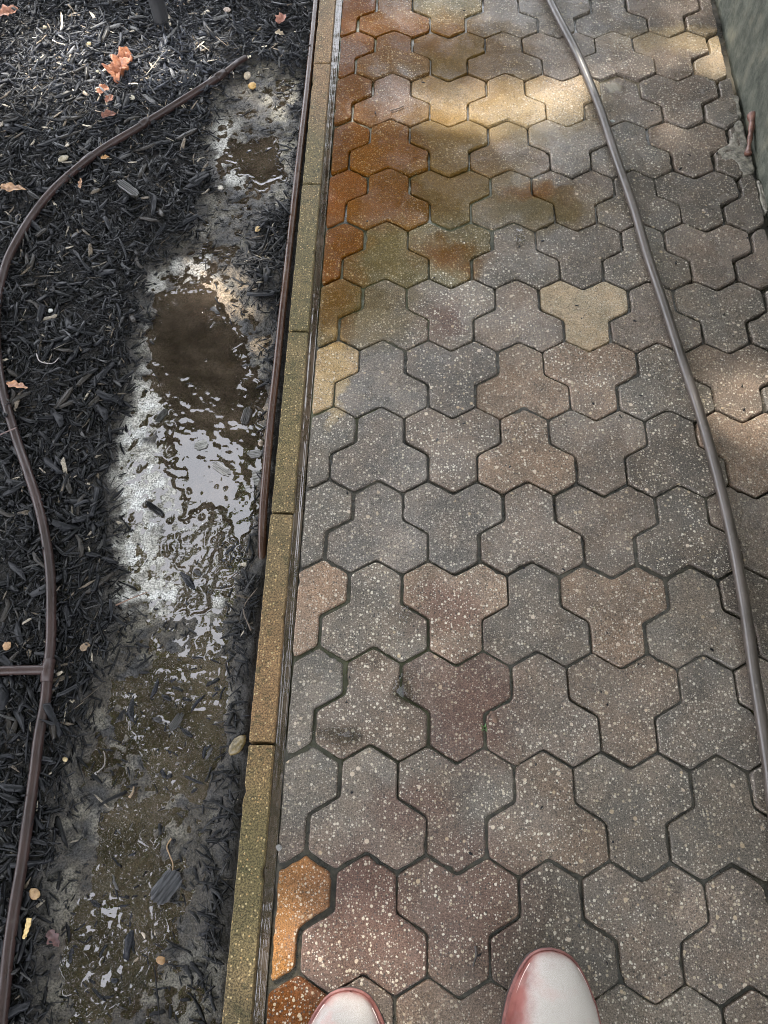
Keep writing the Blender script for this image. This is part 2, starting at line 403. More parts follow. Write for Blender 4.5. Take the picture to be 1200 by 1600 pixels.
GREY = (.134, .129, .122); BLUE = (.128, .130, .134); MAUVE = (.144, .128, .119); BROWN = (.128, .106, .092); DARK = (.098, .094, .090)
TAN = (.300, .235, .150); PINK = (.190, .148, .120); RUST = (.130, .050, .014); RRED = (.115, .035, .010); OLIV = (.125, .115, .075); AMB = (.125, .065, .018); CEM = (.27, .232, .175)
PAL = {  # (column, course): colour, as the stones are in the photograph
 ('L', -3): RUST, ('L', -2): RRED, ('L', -1): RRED, ('L', 0): (.10, .052, .036), ('L', 1): RRED, ('L', 2): (.14, .062, .034), ('L', 3): RUST, ('L', 4): OLIV, ('L', 5): TAN, ('L', 6): GREY,
 ('L', 7): GREY, ('L', 8): PINK, ('L', 9): GREY, ('L', 10): GREY, ('L', 11): (.215, .112, .040), ('L', 12): RUST,
 ('U0', -2): AMB, ('U0', -1): BROWN, ('U0', 0): (.13, .085, .066), ('U0', 1): AMB, ('U0', 2): AMB, ('U0', 3): OLIV, ('U0', 4): GREY, ('U0', 5): BLUE, ('U0', 6): BLUE, ('U0', 7): BLUE,
 ('U0', 8): GREY, ('U0', 9): BROWN, ('U0', 10): GREY, ('U0', 11): (.10, .068, .060), ('U0', 12): DARK,
 ('D0', -2): OLIV, ('D0', -1): OLIV, ('D0', 0): TAN, ('D0', 1): OLIV, ('D0', 2): OLIV, ('D0', 3): OLIV, ('D0', 4): GREY, ('D0', 5): BLUE, ('D0', 6): MAUVE, ('D0', 7): BLUE, ('D0', 8): PINK,
 ('D0', 9): (.135, .105, .098), ('D0', 10): GREY, ('D0', 11): BROWN, ('D0', 12): BROWN,
 ('U1', 0): TAN, ('U1', 1): BROWN, ('U1', 2): GREY, ('U1', 3): GREY, ('U1', 4): MAUVE, ('U1', 5): PINK, ('U1', 6): PINK, ('U1', 7): MAUVE, ('U1', 8): DARK, ('U1', 9): MAUVE, ('U1', 10): BROWN, ('U1', 11): DARK,
 ('D1', 0): TAN, ('D1', 1): GREY, ('D1', 2): BROWN, ('D1', 3): DARK, ('D1', 4): CEM, ('D1', 5): PINK, ('D1', 6): MAUVE, ('D1', 7): MAUVE, ('D1', 8): PINK, ('D1', 9): BROWN, ('D1', 10): GREY, ('D1', 11): MAUVE,
 ('U2', 3): GREY, ('U2', 4): MAUVE, ('U2', 5): GREY, ('U2', 6): DARK, ('U2', 7): DARK, ('U2', 8): GREY, ('U2', 9): DARK, ('U2', 10): GREY,
 ('U3', -1): CEM, ('U3', 0): GREY, ('U3', 2): DARK, ('D2', 2): DARK, ('D2', 6): PINK,
}
for k in range(-11, 18):
    y0 = -CH * k; r1 = y0 - S; r2 = r1 - RH
    cols = [('L', [(-W, r1), (-1.5 * W, r2)])]
    for j in range(4):
        x0 = 3 * W * j
        cols.append(('U%d' % j, [(x0, r1), (x0 - W / 2, r2), (x0 + W / 2, r2)]))
        if j < 3: cols.append(('D%d' % j, [(x0 + W, r1), (x0 + 2 * W, r1), (x0 + 1.5 * W, r2)]))
    for cn_, hx in cols:
        poly = outline(hx)
        if cn_ == 'L': poly = clip(poly, XL, True)
        if cn_ in ('U3', 'D2'): poly = clip(poly, XR + .004 - random.uniform(0, .012), False)
        if area(poly) < .0006: continue
        cx = sum(p[0] for p in poly) / len(poly); cy_ = sum(p[1] for p in poly) / len(poly)
        rightish = cn_ in ('U3', 'D2', 'U2')
        gap = random.choice([random.uniform(.0008, .0018), random.uniform(.0014, .0026)]) + (.0012 if cn_ in ('L',) else 0)
        dx, dy = random.gauss(0, .0009), random.gauss(0, .0009)
        poly = [(a + dx, c_ + dy) for a, c_ in poly]
        wear = None
        if cn_ == 'L' and k == 11: wear = lambda gx, gy: .004 + .002 * fbm(gx, gy, 90, 2, 3)
        if cn_ == 'U3': wear = lambda gx, gy: .002 + .005 * np.clip(fbm(gx, gy, 28, 3, 31), 0, 1)
        o = slab('paver', poly, (cx, cy_), gap, M['paver'], walk, ztop=random.gauss(0, .0016) + (random.uniform(-.0025, .002) if cn_ == 'U3' else 0),
                 tilt=(random.gauss(0, .009) * (1.3 if rightish else 1), random.gauss(0, .009) * (1.3 if rightish else 1)), wear=wear)
        c = PAL.get((cn_, k)) or random.choice([GREY, GREY, MAUVE, BROWN, DARK, MAUVE])
        jv = random.uniform(.9, 1.1)
        if cn_ != 'L' and not (cn_ in ('U0', 'D0') and k < 4) and c is not CEM: c = tuple(.62 * a + .38 * b_ for a, b_ in zip(c, (.136, .122, .110)))
        jv *= .83 if max(c) < .19 else .94
        o.color = (c[0] * jv * 1.05, c[1] * jv, c[2] * jv * .94, 1)

# ------------------------------------------------------------------ kerb edging and the wet gutter beside it
kerb = tag(empty('kerb_edging', (-.19, -1.0, -.02)), 'narrow mossy ochre kerb of end to end concrete blocks along the path', 'kerb')
for i in range(-4, 8):
    ya, yb = .035 - .4425 * (i - 1), .035 - .4425 * i
    xo = random.uniform(-.0015, .0015)
    pl = [(-.2135 + xo, yb + .0015), (-.1665 + xo, yb + .0015), (-.1665 + xo, ya - .0015), (-.2135 + xo, ya - .0015)]
    c = (-.19, (ya + yb) / 2)
    o = slab('kerb_block', pl, c, .0006, M['kerb'], None, depth=.12, worn=.0009, step=.012, rad=.0042, ztop=.004 + random.gauss(0, .0012), tilt=(random.gauss(0, .01), random.gauss(0, .002)), edge=.0022)
    o.parent = kerb; o.matrix_parent_inverse = Matrix.Translation((-kerb.location[0], -kerb.location[1], -kerb.location[2]))
gme, *_ = grid_sheet('gutter_water', -.1685, -.1495, -2.9, .9, .003,
                     lambda x, y: -.0062 + .0005 * fbm(x, y, 40, 2, 4) + .0022 * np.exp(-np.abs(x + .1665 - .0006) / .0025) + .0018 * np.exp(-np.abs(x + .1525) / .002), M['gutter'])
o = link('gutter_water', gme, M['gutter'], smooth=True)
tag(o, 'thin line of muddy runoff between kerb and pavers', kind='structure')

mf = NB('water_film'); mf.t.nodes.remove(mf.bsdf)
g0 = mf.n('ShaderNodeBsdfGlossy'); g0.inputs['Roughness'].default_value = .03; t0 = mf.n('ShaderNodeBsdfTransparent'); f0 = mf.n('ShaderNodeFresnel'); f0.inputs['IOR'].default_value = 1.36
t0.inputs['Color'].default_value = (.95, .94, .93, 1)
nb0 = mf.bump(mf.noise(mf.pos(), 60, 2, .5), .12, .003); mf.l(nb0, g0.inputs['Normal']); mf.l(nb0, f0.inputs['Normal'])
m0 = mf.n('ShaderNodeMixShader'); mf.l(f0.outputs[0], m0.inputs[0]); mf.l(t0.outputs[0], m0.inputs[1]); mf.l(g0.outputs[0], m0.inputs[2]); mf.l(m0.outputs[0], mf.out.inputs['Surface'])
def film(px, py, rx, ry, seed):
    x, y = at(px, py, 0); n = 40; v = [(0, 0, .0024)]; f = []
    for r_, z in ((.55, .0022), (.9, .0015), (1.0, .0006)):
        for k in range(n):
            a = 2 * math.pi * k / n; q = r_ * (1 + .55 * mnoise.noise((math.cos(a) * 1.6 + seed, math.sin(a) * 1.6, seed)))
            v.append((rx * q * math.cos(a), ry * q * math.sin(a), z))
    for k in range(n):
        j = (k + 1) % n; f.append((0, 1 + k, 1 + j))
        for r_ in range(2): f.append((1 + r_ * n + k, 1 + (r_ + 1) * n + k, 1 + (r_ + 1) * n + j, 1 + r_ * n + j))
    o = link('water_film', pydata('water_film', v, f), mf.m, None, (x, y, .0038), True)
    tag(o, kind='structure')
for i_, q_ in enumerate([(630, 1078, .020, .026), (528, 1150, .04, .012), (634, 962, .010, .016), (812, 372, .012, .024)]): film(*q_, 3.7 * i_ + 1)

# ------------------------------------------------------------------ concrete wall at the right
def mat_wall():
    b = NB('mossy_wall_concrete'); p = b.pos()
    q = b.n('ShaderNodeMapping'); b.l(p, q.inputs['Vector']); q.inputs['Scale'].default_value = (1, 1, .8)
    st = b.noise(q.outputs[0], 24, 8, .72)
    c = b.mix(b.mr(st, .34, .66), (.030, .033, .024, 1), (.080, .082, .062, 1))
    c = b.mix(b.mr(b.noise(p, 12, 4, .6), .5, .7, 0, .7), c, (.115, .105, .072, 1))
    c = b.mix(b.mr(b.noise(p, 130, 3, .7), .62, .72, 0, .7), c, (.025, .026, .02, 1))
    return b.set(col=c, rough=.75, nrm=b.bump(b.math('ADD', b.noise(p, 160, 4, .7), b.math('MULTIPLY', st, .7)), .8, .003), spec=.3)
M['wall'] = mat_wall()
def wallmesh():
    nx, nz = 260, 30
    v = []; f = []
    for i in range(nx + 1):
        y = -3.3 + 5.5 * i / nx
        for j in range(nz + 1):
            z = -.10 + .62 * j / nz
            d = .003 * mnoise.noise((y * 9, z * 9, 1.0)) + .0015 * mnoise.noise((y * 31, z * 31, 4.0))
            v.append((.905 + d + .012 * z, y, z))
    for i in range(nx):
        for j in range(nz):
            a = i * (nz + 1) + j; f.append((a, a + 1, a + nz + 2, a + nz + 1))
    n0 = len(v)
    for i in (0, nx):
        for j in (0, nz): v.append((1.10, v[i * (nz + 1) + j][1], v[i * (nz + 1) + j][2]))
    b0, b1, b2, b3 = n0, n0 + 1, n0 + 2, n0 + 3
    f.append((b0, b2, b3, b1))
    f.append(tuple([i * (nz + 1) + nz for i in range(nx + 1)]) + (b3, b1))
    f.append(tuple(range(0, nz + 1)) + (b1, b0)); f.append(tuple(nx * (nz + 1) + j for j in range(nz, -1, -1)) + (b2, b3))
    return pydata('concrete_wall', v, f)
wall = tag(link('concrete_wall', wallmesh(), M['wall'], smooth=False), 'low streaked grey green concrete wall along the far edge of the path', 'wall')
# crumbling mortar along the wall's foot
mm = mat_simple('pale_mortar', (.075, .068, .055), (.26, .235, .19), 70, .8, .9, .003, obj=False)
def mortar(name, pts, h, seed):
    P = np.array([at(*q) for q in pts]); c = P.mean(0)
    P = resample(P - c, .008, .012)
    gx, gy = P[:, 0] + c[0], P[:, 1] + c[1]
    P = offset(P, .004 * fbm(gx, gy, 45, 3, seed)[:, None])
    n = len(P); v = []; f = []
    for r, (sc, z) in enumerate(((1.0, -.012), (.97, h * .5), (.86, h), (.55, h * 1.1), (.25, h * 1.05))):
        for q in P * sc: v.append((q[0], q[1], z + (.0025 * mnoise.noise((q[0] * 70 + seed, q[1] * 70, 2)) if r else 0)))
    for r in range(4):
        for i in range(n): j = (i + 1) % n; f.append((r * n + i, r * n + j, (r + 1) * n + j, (r + 1) * n + i))
    f.append(tuple(range(4 * n, 5 * n)))
    me = pydata(name, v, f)
    return tag(link(name, me, mm, walk, (c[0], c[1], 0), smooth=True))
mortar('mortar_patch', [(1147, 190), (1158, 186), (1166, 215), (1172, 240), (1180, 268), (1160, 274), (1150, 250), (1128, 252), (1118, 236), (1140, 226)], .0016, 3)
mortar('mortar_patch', [(1140, 150), (1154, 148), (1158, 184), (1148, 184)], .0014, 8)
mortar('mortar_patch', [(1182, 280), (1190, 284), (1202, 330), (1193, 332)], .0014, 12)

# ------------------------------------------------------------------ garden bed: mud, silt and puddles
ZB = -.03
def gp(pts, z=ZB): return [at(a, c_, z) for a, c_ in pts]
P_MUD = gp([(385, 100), (340, 175), (318, 250), (335, 310), (300, 365), (245, 415), (225, 500), (205, 580), (190, 660), (170, 740), (175, 830), (185, 900), (200, 960), (180, 1020), (140, 1120),
            (115, 1230), (95, 1330), (75, 1430), (85, 1520), (60, 1640), (345, 1640), (335, 1500), (335, 1400), (350, 1250), (365, 1100), (380, 980), (395, 900), (405, 860), (415, 700), (425, 600), (435, 500),
            (400, 470), (375, 430), (395, 350), (430, 320), (455, 290), (470, 120)])
P_WAT = [gp(q) for q in (
    [(250, 470), (300, 450), (345, 490), (370, 540), (400, 600), (408, 680), (405, 760), (398, 830), (370, 850), (330, 800), (290, 815), (280, 770), (268, 720), (262, 650), (240, 600), (245, 530)],
    [(365, 235), (425, 215), (440, 275), (400, 290)],
    [(300, 840), (345, 800), (352, 850), (330, 900), (322, 945), (282, 945), (285, 890), (245, 850), (260, 838)],
    [(205, 1075), (250, 1045), (335, 1040), (337, 1100), (332, 1180), (310, 1245), (250, 1215), (215, 1160)],
    [(160, 1300), (215, 1285), (230, 1370), (248, 1440), (238, 1500), (205, 1565), (150, 1565), (108, 1515), (105, 1450), (150, 1400)],
    [(345, 830), (395, 850), (385, 900), (350, 920)])]
P_SILT = gp([(205, 590), (255, 595), (285, 630), (265, 660), (262, 720), (290, 770), (335, 795), (352, 830), (345, 900), (340, 955), (250, 940), (205, 925), (190, 850), (180, 740), (195, 680)])
P_SILT2 = gp([(340, 178), (375, 178), (380, 230), (375, 300), (345, 290), (335, 230)])
P_SILT3 = gp([(240, 420), (330, 385), (350, 420), (300, 470), (250, 520), (245, 580), (212, 580), (222, 500)])
P_SAND = gp([(280, 400), (345, 400), (420, 490), (420, 700), (390, 660), (350, 560), (300, 490), (290, 450)])
P_PALE = gp([(385, 105), (470, 115), (452, 310), (395, 350), (440, 200), (395, 150)])
BX0, BX1, BY0, BY1, BS = -1.75, -.2125, -2.75, .95, .0042
nx, ny = int((BX1 - BX0) / BS) + 1, int((BY1 - BY0) / BS) + 1
X, Y = np.meshgrid(np.linspace(BX0, BX1, nx), np.linspace(BY0, BY1, ny))
wx = X + .022 * fbm(X, Y, 14, 3, 41); wy = Y + .022 * fbm(X, Y, 14, 3, 57)
n1 = fbm(X, Y, 8, 4, 1); n2 = fbm(X, Y, 34, 4, 2); n3 = fbm(X, Y, 95, 3, 3); rid = 1 - np.abs(fbm(X, Y, 42, 3, 8)) * 2.2
dmud = sdf(P_MUD, wx, wy) + .022 * n2 + .008 * n3; mud = sstep(-.035, .03, dmud)
dwat = np.max([sdf(q, wx, wy) for q in P_WAT], 0); wat = sstep(-.03, .024, dwat)
dsil = sdf(P_SILT, wx, wy); silt = sstep(-.018, .014, dsil + .022 * n2 + .020 * n3)
silt2 = np.maximum(sstep(-.012, .02, sdf(P_SILT2, wx, wy)), .8 * sstep(-.012, .02, sdf(P_SILT3, wx, wy)))
sand = sstep(-.02, .03, sdf(P_SAND, wx, wy)); pale = sstep(-.02, .03, sdf(P_PALE, wx, wy))
ZW = -.0355
Zm = -.016 + .007 * n1 + .004 * n2
Zd = -.0338 + .0025 * n1 + .0032 * n2 + .0026 * n3 + .0018 * rid
Zs = ZW + .0014 + .0038 * n2 + .0026 * rid * (rid > 0) + .0030 * n3
Zt = Zm * (1 - mud) + Zd * mud
ss = np.maximum(silt, silt2)
Zt = Zt * (1 - ss) + Zs * ss
Zt = Zt - wat * (.0088 + .0075 * n2 + .0050 * n3) * (1 - .45 * silt)
Zt += wat * sand * .009 * np.clip(fbm(X, Y, 30, 4, 23) + .12, 0, 1)
Zt -= .010 * np.exp(-np.abs(X + .216) / .012)                                # washed-out edge beside the kerb
def terr(x, y):
    fx = np.clip((np.asarray(x) - BX0) / (BX1 - BX0) * (nx - 1), 0, nx - 1.001); fy = np.clip((np.asarray(y) - BY0) / (BY1 - BY0) * (ny - 1), 0, ny - 1.001)
    i, j = fx.astype(int), fy.astype(int); u, v = fx - i, fy - j
    return (Zt[j, i] * (1 - u) + Zt[j, i + 1] * u) * (1 - v) + (Zt[j + 1, i] * (1 - u) + Zt[j + 1, i + 1] * u) * v
def look(A, x, y):
    i = np.clip(np.rint((np.asarray(x) - BX0) / (BX1 - BX0) * (nx - 1)).astype(int), 0, nx - 1)
    j = np.clip(np.rint((np.asarray(y) - BY0) / (BY1 - BY0) * (ny - 1)).astype(int), 0, ny - 1)
    return A[j, i]
def mixc(c, m, k): return c * (1 - m[..., None]) + np.array(k) * m[..., None]
col = np.zeros(X.shape + (3,)) + np.array((.017, .015, .014))
col = mixc(col, mud, (.032, .027, .021))
col = mixc(col, mud * sstep(0, .5, n2), (.022, .021, .021))
pn = sstep(.02, .42, fbm(X, Y, 26, 4, 71))
col = mixc(col, mud * pn * .5, (.13, .118, .095))
col = mixc(col, sand * sstep(-.1, .35, fbm(X, Y, 22, 4, 91)) * .85, (.27, .20, .13))
col = mixc(col, pale * sstep(-.15, .4, fbm(X, Y, 30, 4, 95)) * .8, (.24, .215, .165))
col = mixc(col, np.clip(silt * sstep(-.65, -.10, fbm(X, Y, 20, 4, 77)), 0, 1) * .94, (.29, .28, .255))
col = mixc(col, silt * sstep(.05, .4, fbm(X, Y, 60, 4, 78)) * .6, (.10, .09, .072))
col = mixc(col, silt * sstep(.1, .5, fbm(X, Y, 33, 3, 79)) * .6, (.42, .42, .41))
col = mixc(col, silt2 * sstep(-.25, .3, fbm(X, Y, 30, 4, 79)) * .85, (.30, .29, .265))
col = mixc(col, wat * .5 * (1 - sand), (.06, .045, .028))
ro = .50 - .25 * mud - .20 * ss
ro = np.clip(ro + .1 * n3, .05, .9)
idx = np.arange(nx * ny).reshape(ny, nx)
quads = np.stack([idx[:-1, :-1], idx[:-1, 1:], idx[1:, 1:], idx[1:, :-1]], -1).reshape(-1, 4)
bed = link('garden_bed', fast_mesh('garden_bed', np.c_[X.ravel(), Y.ravel(), Zt.ravel()], quads, col.reshape(-1, 3), ro.ravel()), M['mud'], smooth=True)
tag(bed, 'soaked garden soil with pale silt film beside the kerb', kind='structure')
sheet('bed_soil', -6, -6, BX0 + .001, 6, -.03, gm)

# ------------------------------------------------------------------ floaters (positions first: the water climbs up them)
FLO = []
def spray(poly, n, rmin, rmax):
    p = np.array(poly); lo, hi = p.min(0), p.max(0); k = 0
    while k < n:
        x, y = rng.uniform(lo[0], hi[0]), rng.uniform(lo[1], hi[1])
        if sdf(poly, np.array([x]), np.array([y]))[0] > -.004:
            FLO.append((x, y, min(rmax, rmin * .6 + rng.exponential(.0011)))); k += 1
for q, n in zip(P_WAT, (16, 6, 26, 110, 100, 50)): spray(q, n, .0016, .0058)
FLO = np.array(FLO)
wy0, wy1, wx0 = -2.5, .2, -.9
def waterz(x, y):
    z = np.full(x.shape, ZW) + .00025 * fbm(x, y, 12, 2, 5) + .0007 * fbm(x, y, 34, 3, 15)
    for fx, fy, fr in FLO:
        m = (np.abs(x - fx) < .03) & (np.abs(y - fy) < .03)
        d = np.hypot(x[m] - fx, y[m] - fy) - fr
        z[m] += .0009 * np.exp(-np.clip(d, 0, 1) / .0018)
    gap = z - terr(x, y)                                                     # clings to what rises out of it
    z += .0020 * np.exp(-np.clip(gap, 0, 1) / .0016)
    return z
wnx, wny = int((-.2145 - wx0) / .0024) + 1, int((wy1 - wy0) / .0024) + 1
WX, WY = np.meshgrid(np.linspace(wx0, -.2145, wnx), np.linspace(wy0, wy1, wny))
WZ = waterz(WX, WY)
ok = ((WZ - terr(WX, WY)) > -.003) & (look(mud, WX, WY) > .25)              # only where it stands above the mud
ok = ok[:-1, :-1] & ok[:-1, 1:] & ok[1:, 1:] & ok[1:, :-1]
wi = np.arange(wnx * wny).reshape(wny, wnx)
wq = np.stack([wi[:-1, :-1], wi[:-1, 1:], wi[1:, 1:], wi[1:, :-1]], -1)[ok]
us, inv = np.unique(wq.ravel(), return_inverse=True)
wme = fast_mesh('puddle_water', np.c_[WX.ravel(), WY.ravel(), WZ.ravel()][us], inv.reshape(-1, 4))
tag(link('puddle_water', wme, M['wetmud'], smooth=True), 'shallow brown puddle water lying on the mud', kind='structure')

# ------------------------------------------------------------------ wood chips
T_V = []
for s in (-1, -.35, .35, 1):
    for a, b_ in ((-1, -1), (1, -1), (1, 1), (-1, 1)): T_V.append((s, a, b_))
T_V = np.array(T_V, float)
T_Q = []
for r in range(3):
    for i in range(4): j = (i + 1) % 4; T_Q.append((r * 4 + i, r * 4 + j, r * 4 + 4 + j, r * 4 + 4 + i))
T_Q += [(3, 2, 1, 0), (12, 13, 14, 15)]
T_Q = np.array(T_Q)
def chips(x, y, z, L, Wd, Th, yaw, pitch, roll, bend, colr, rough):
    n = len(x)
    v = np.repeat(T_V[None], n, 0).copy()
    jit = rng.normal(0, .22, (n, 16, 3)); jit[:, :, 0] *= .6; jit[:, :, 1] *= 1.3
    endw = np.where(np.abs(v[:, :, 0]) > .9, rng.uniform(.15, .95, (n, 1)), 1.0)
    v[:, :, 1] *= endw
    v = v + jit
    sx = v[:, :, 0] * (L / 2)[:, None]
    sy = v[:, :, 1] * (Wd / 2)[:, None] + (bend * L)[:, None] * (v[:, :, 0] ** 2 - .5)
    sz = v[:, :, 2] * (Th / 2)[:, None] + (rng.normal(0, .028, n) * L)[:, None] * (v[:, :, 0] ** 2)
    cr_, sr_ = np.cos(roll)[:, None], np.sin(roll)[:, None]
    sy, sz = sy * cr_ - sz * sr_, sy * sr_ + sz * cr_
    cp, sp = np.cos(pitch)[:, None], np.sin(pitch)[:, None]
    sx, sz = sx * cp - sz * sp, sx * sp + sz * cp
    ca, sa = np.cos(yaw)[:, None], np.sin(yaw)[:, None]
    px, py = sx * ca - sy * sa + x[:, None], sx * sa + sy * ca + y[:, None]
    V = np.stack([px, py, sz + z[:, None]], -1).reshape(-1, 3)
    Q = (T_Q[None] + (np.arange(n) * 16)[:, None, None]).reshape(-1, 4)
    return V, Q, np.repeat(colr, 16, 0), np.repeat(rough, 16)
def chip_cols(n):
    t = rng.random(n)
    c = np.empty((n, 3)); base = rng.uniform(.0015, .0085, n)[:, None]
    c[:] = base * np.array((.92, .97, 1.18))
    m = t > .84; c[m] = (rng.uniform(.014, .04, m.sum())[:, None] * np.array((1.0, .97, .95)))
    m = t > .955; c[m] = (rng.uniform(.04, .10, m.sum())[:, None] * np.array((1.15, .92, .68)))
    m = t > .985; c[m] = (rng.uniform(.12, .28, m.sum())[:, None] * np.array((1.1, .95, .75)))
    return c
def scatter(n, x0, x1, y0, y1, dens, Lr, Wr, seed):
    x = rng.uniform(x0, x1, n); y = rng.uniform(y0, y1, n)
    k = rng.random(n) < dens(x, y); x, y = x[k], y[k]; n = len(x)
    L = rng.uniform(*Lr, n) * rng.uniform(.5, 1.0, n); Wd = rng.uniform(*Wr, n); Wd = np.minimum(Wd, L * .5); Th = Wd * rng.uniform(.2, .55, n)
    wet = look(mud, x, y)
    z = terr(x, y) + rng.uniform(-.003, .009, n) * (1 - wet) + wet * rng.uniform(-.0015, .0022, n) + Th * .3
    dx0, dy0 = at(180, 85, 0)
    sun_pale = np.exp(-(((x - dx0) / .34) ** 2 + ((y - dy0) / .20) ** 2)) * np.clip(.75 + .6 * fbm(x, y, 9, 3, 88), 0, 1)  # sunlit look put into the colour: chips painted paler round the bright patch
    yaw = fbm(x, y, 5, 2, seed) * 4 + rng.normal(0, .9, n)
    pitch = rng.normal(0, .30, n) * (1 - .8 * wet); roll = rng.normal(0, .45, n) * (1 - .5 * wet)
    return chips(x, y, z, L, Wd, Th, yaw, pitch, roll, rng.normal(0, .03, n), chip_cols(n) * (1 + 9.0 * sun_pale[:, None]) * (1 - .45 * wet[:, None]), np.clip(rng.uniform(.24, .52, n), .12, 1))
near_kerb = lambda x, y: np.exp(-np.abs(x + .245) / .022) * (y < -1.38)
def d_main(x, y):
    m = look(mud, x, y); s = look(ss, x, y); q = look(wat, x, y)
    out = (x < -1.2) | (y > .45) | (y < -2.35)
    d = (1 - m) ** 1.5 + .45 * near_kerb(x, y) + .03 * m * (1 - s) * (1 - q)
    return np.clip(d, 0, 1) * np.where(out, .35, 1)
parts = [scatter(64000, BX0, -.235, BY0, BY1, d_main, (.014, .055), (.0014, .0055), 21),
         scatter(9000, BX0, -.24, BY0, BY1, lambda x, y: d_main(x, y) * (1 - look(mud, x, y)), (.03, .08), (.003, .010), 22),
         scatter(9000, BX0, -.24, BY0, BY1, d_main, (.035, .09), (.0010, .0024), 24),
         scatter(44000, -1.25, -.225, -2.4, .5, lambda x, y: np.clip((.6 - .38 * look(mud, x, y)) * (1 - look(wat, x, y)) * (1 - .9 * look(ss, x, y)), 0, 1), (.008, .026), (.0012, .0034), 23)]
off = 0; Vs, Qs, Cs, Rs = [], [], [], []
for V, Q, c, r in parts:
    Vs.append(V); Qs.append(Q + off); Cs.append(c); Rs.append(r); off += len(V)
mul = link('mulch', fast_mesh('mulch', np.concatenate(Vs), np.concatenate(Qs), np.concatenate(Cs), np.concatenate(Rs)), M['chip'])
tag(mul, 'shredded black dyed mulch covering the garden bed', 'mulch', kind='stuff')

# the larger chips that lie on top, each its own object
protos = []
for i in range(14):
    L = np.array([random.uniform(.03, .065)]); Wd = L * random.uniform(.10, .24)
    V, Q, c, r = chips(np.zeros(1), np.zeros(1), np.zeros(1), L, Wd, Wd * .35, np.zeros(1), np.zeros(1), np.zeros(1), np.array([random.gauss(0, .06)]),
                       np.array([[.0055, .0058, .0072]]) * random.uniform(.5, 1.8) if i < 11 else np.array([[.022, .019, .016]]), np.array([random.uniform(.3, .55)]))
    me = fast_mesh('wood_chip', V, Q, c, r); me.materials.append(M['chip']); protos.append((me, float(L[0])))
cnt = 0
while cnt < 290:
    px, py = random.uniform(0, 440), random.uniform(0, 1600)
    x, y = at(px, py, -.015)
    if float(look(mud, x, y)) > .3: continue
    if x > -.25: continue
    me, L = random.choice(protos)
    o = bpy.data.objects.new('wood_chip', me); C.objects.link(o)
    o.location = (x, y, float(terr(x, y)) + random.uniform(.006, .012) * (1 - .7 * float(look(mud, x, y))))
    o.rotation_euler = (random.gauss(0, .3), random.gauss(0, .16), random.uniform(0, 6.28))
    tag(o, 'large black wood chip lying on top of the shredded mulch', 'wood chip', 'large black wood chips on the mulch')
    cnt += 1

# half sunk chips and bubbles in the puddles
mb = NB('bubble_film'); mb.t.nodes.remove(mb.bsdf)
g_ = mb.n('ShaderNodeBsdfGlossy'); g_.inputs['Roughness'].default_value = .02; t_ = mb.n('ShaderNodeBsdfTransparent'); f_ = mb.n('ShaderNodeFresnel'); f_.inputs['IOR'].default_value = 1.5
m_ = mb.n('ShaderNodeMixShader'); mb.l(f_.outputs[0], m_.inputs[0]); mb.l(t_.outputs[0], m_.inputs[1]); mb.l(g_.outputs[0], m_.inputs[2]); mb.l(m_.outputs[0], mb.out.inputs['Surface'])
bv, bq = [], []; o0 = 0
isb = rng.random(len(FLO)) < .38
for (fx, fy, fr), q in zip(FLO, isb):
    if not q: continue
    r_ = fr * .75; nu, nvv = 12, 5
    vv = [(fx + r_ * math.cos(e) * math.cos(a), fy + r_ * math.cos(e) * math.sin(a), ZW + .0002 + r_ * .8 * math.sin(e))
          for e in np.linspace(-.1, 1.5, nvv) for a in np.linspace(0, 2 * math.pi, nu, endpoint=False)]
    bv += vv
    for e in range(nvv - 1):
        for a in range(nu): bq.append((o0 + e * nu + a, o0 + e * nu + (a + 1) % nu, o0 + (e + 1) * nu + (a + 1) % nu, o0 + (e + 1) * nu + a))
    o0 += len(vv)
tag(link('puddle_bubbles', fast_mesh('puddle_bubbles', np.array(bv), np.array(bq)), mb.m, smooth=True), 'small clear bubbles floating on the brown puddles', 'bubbles', kind='stuff')
fl = FLO[~isb]; n = len(fl)
V, Q, c, r = chips(fl[:, 0], fl[:, 1], np.full(n, ZW + .0008), fl[:, 2] * rng.uniform(3, 9, n), fl[:, 2] * rng.uniform(.9, 2.2, n), fl[:, 2] * .6, rng.uniform(0, 6.28, n), rng.normal(0, .06, n), rng.normal(0, .2, n), rng.normal(0, .05, n),
                   chip_cols(n) * 1.6, np.full(n, .2))
tag(link('floating_debris', fast_mesh('floating_debris', V, Q, c, r), M['chip']), 'wet bark slivers floating in the puddles', 'debris', kind='stuff')

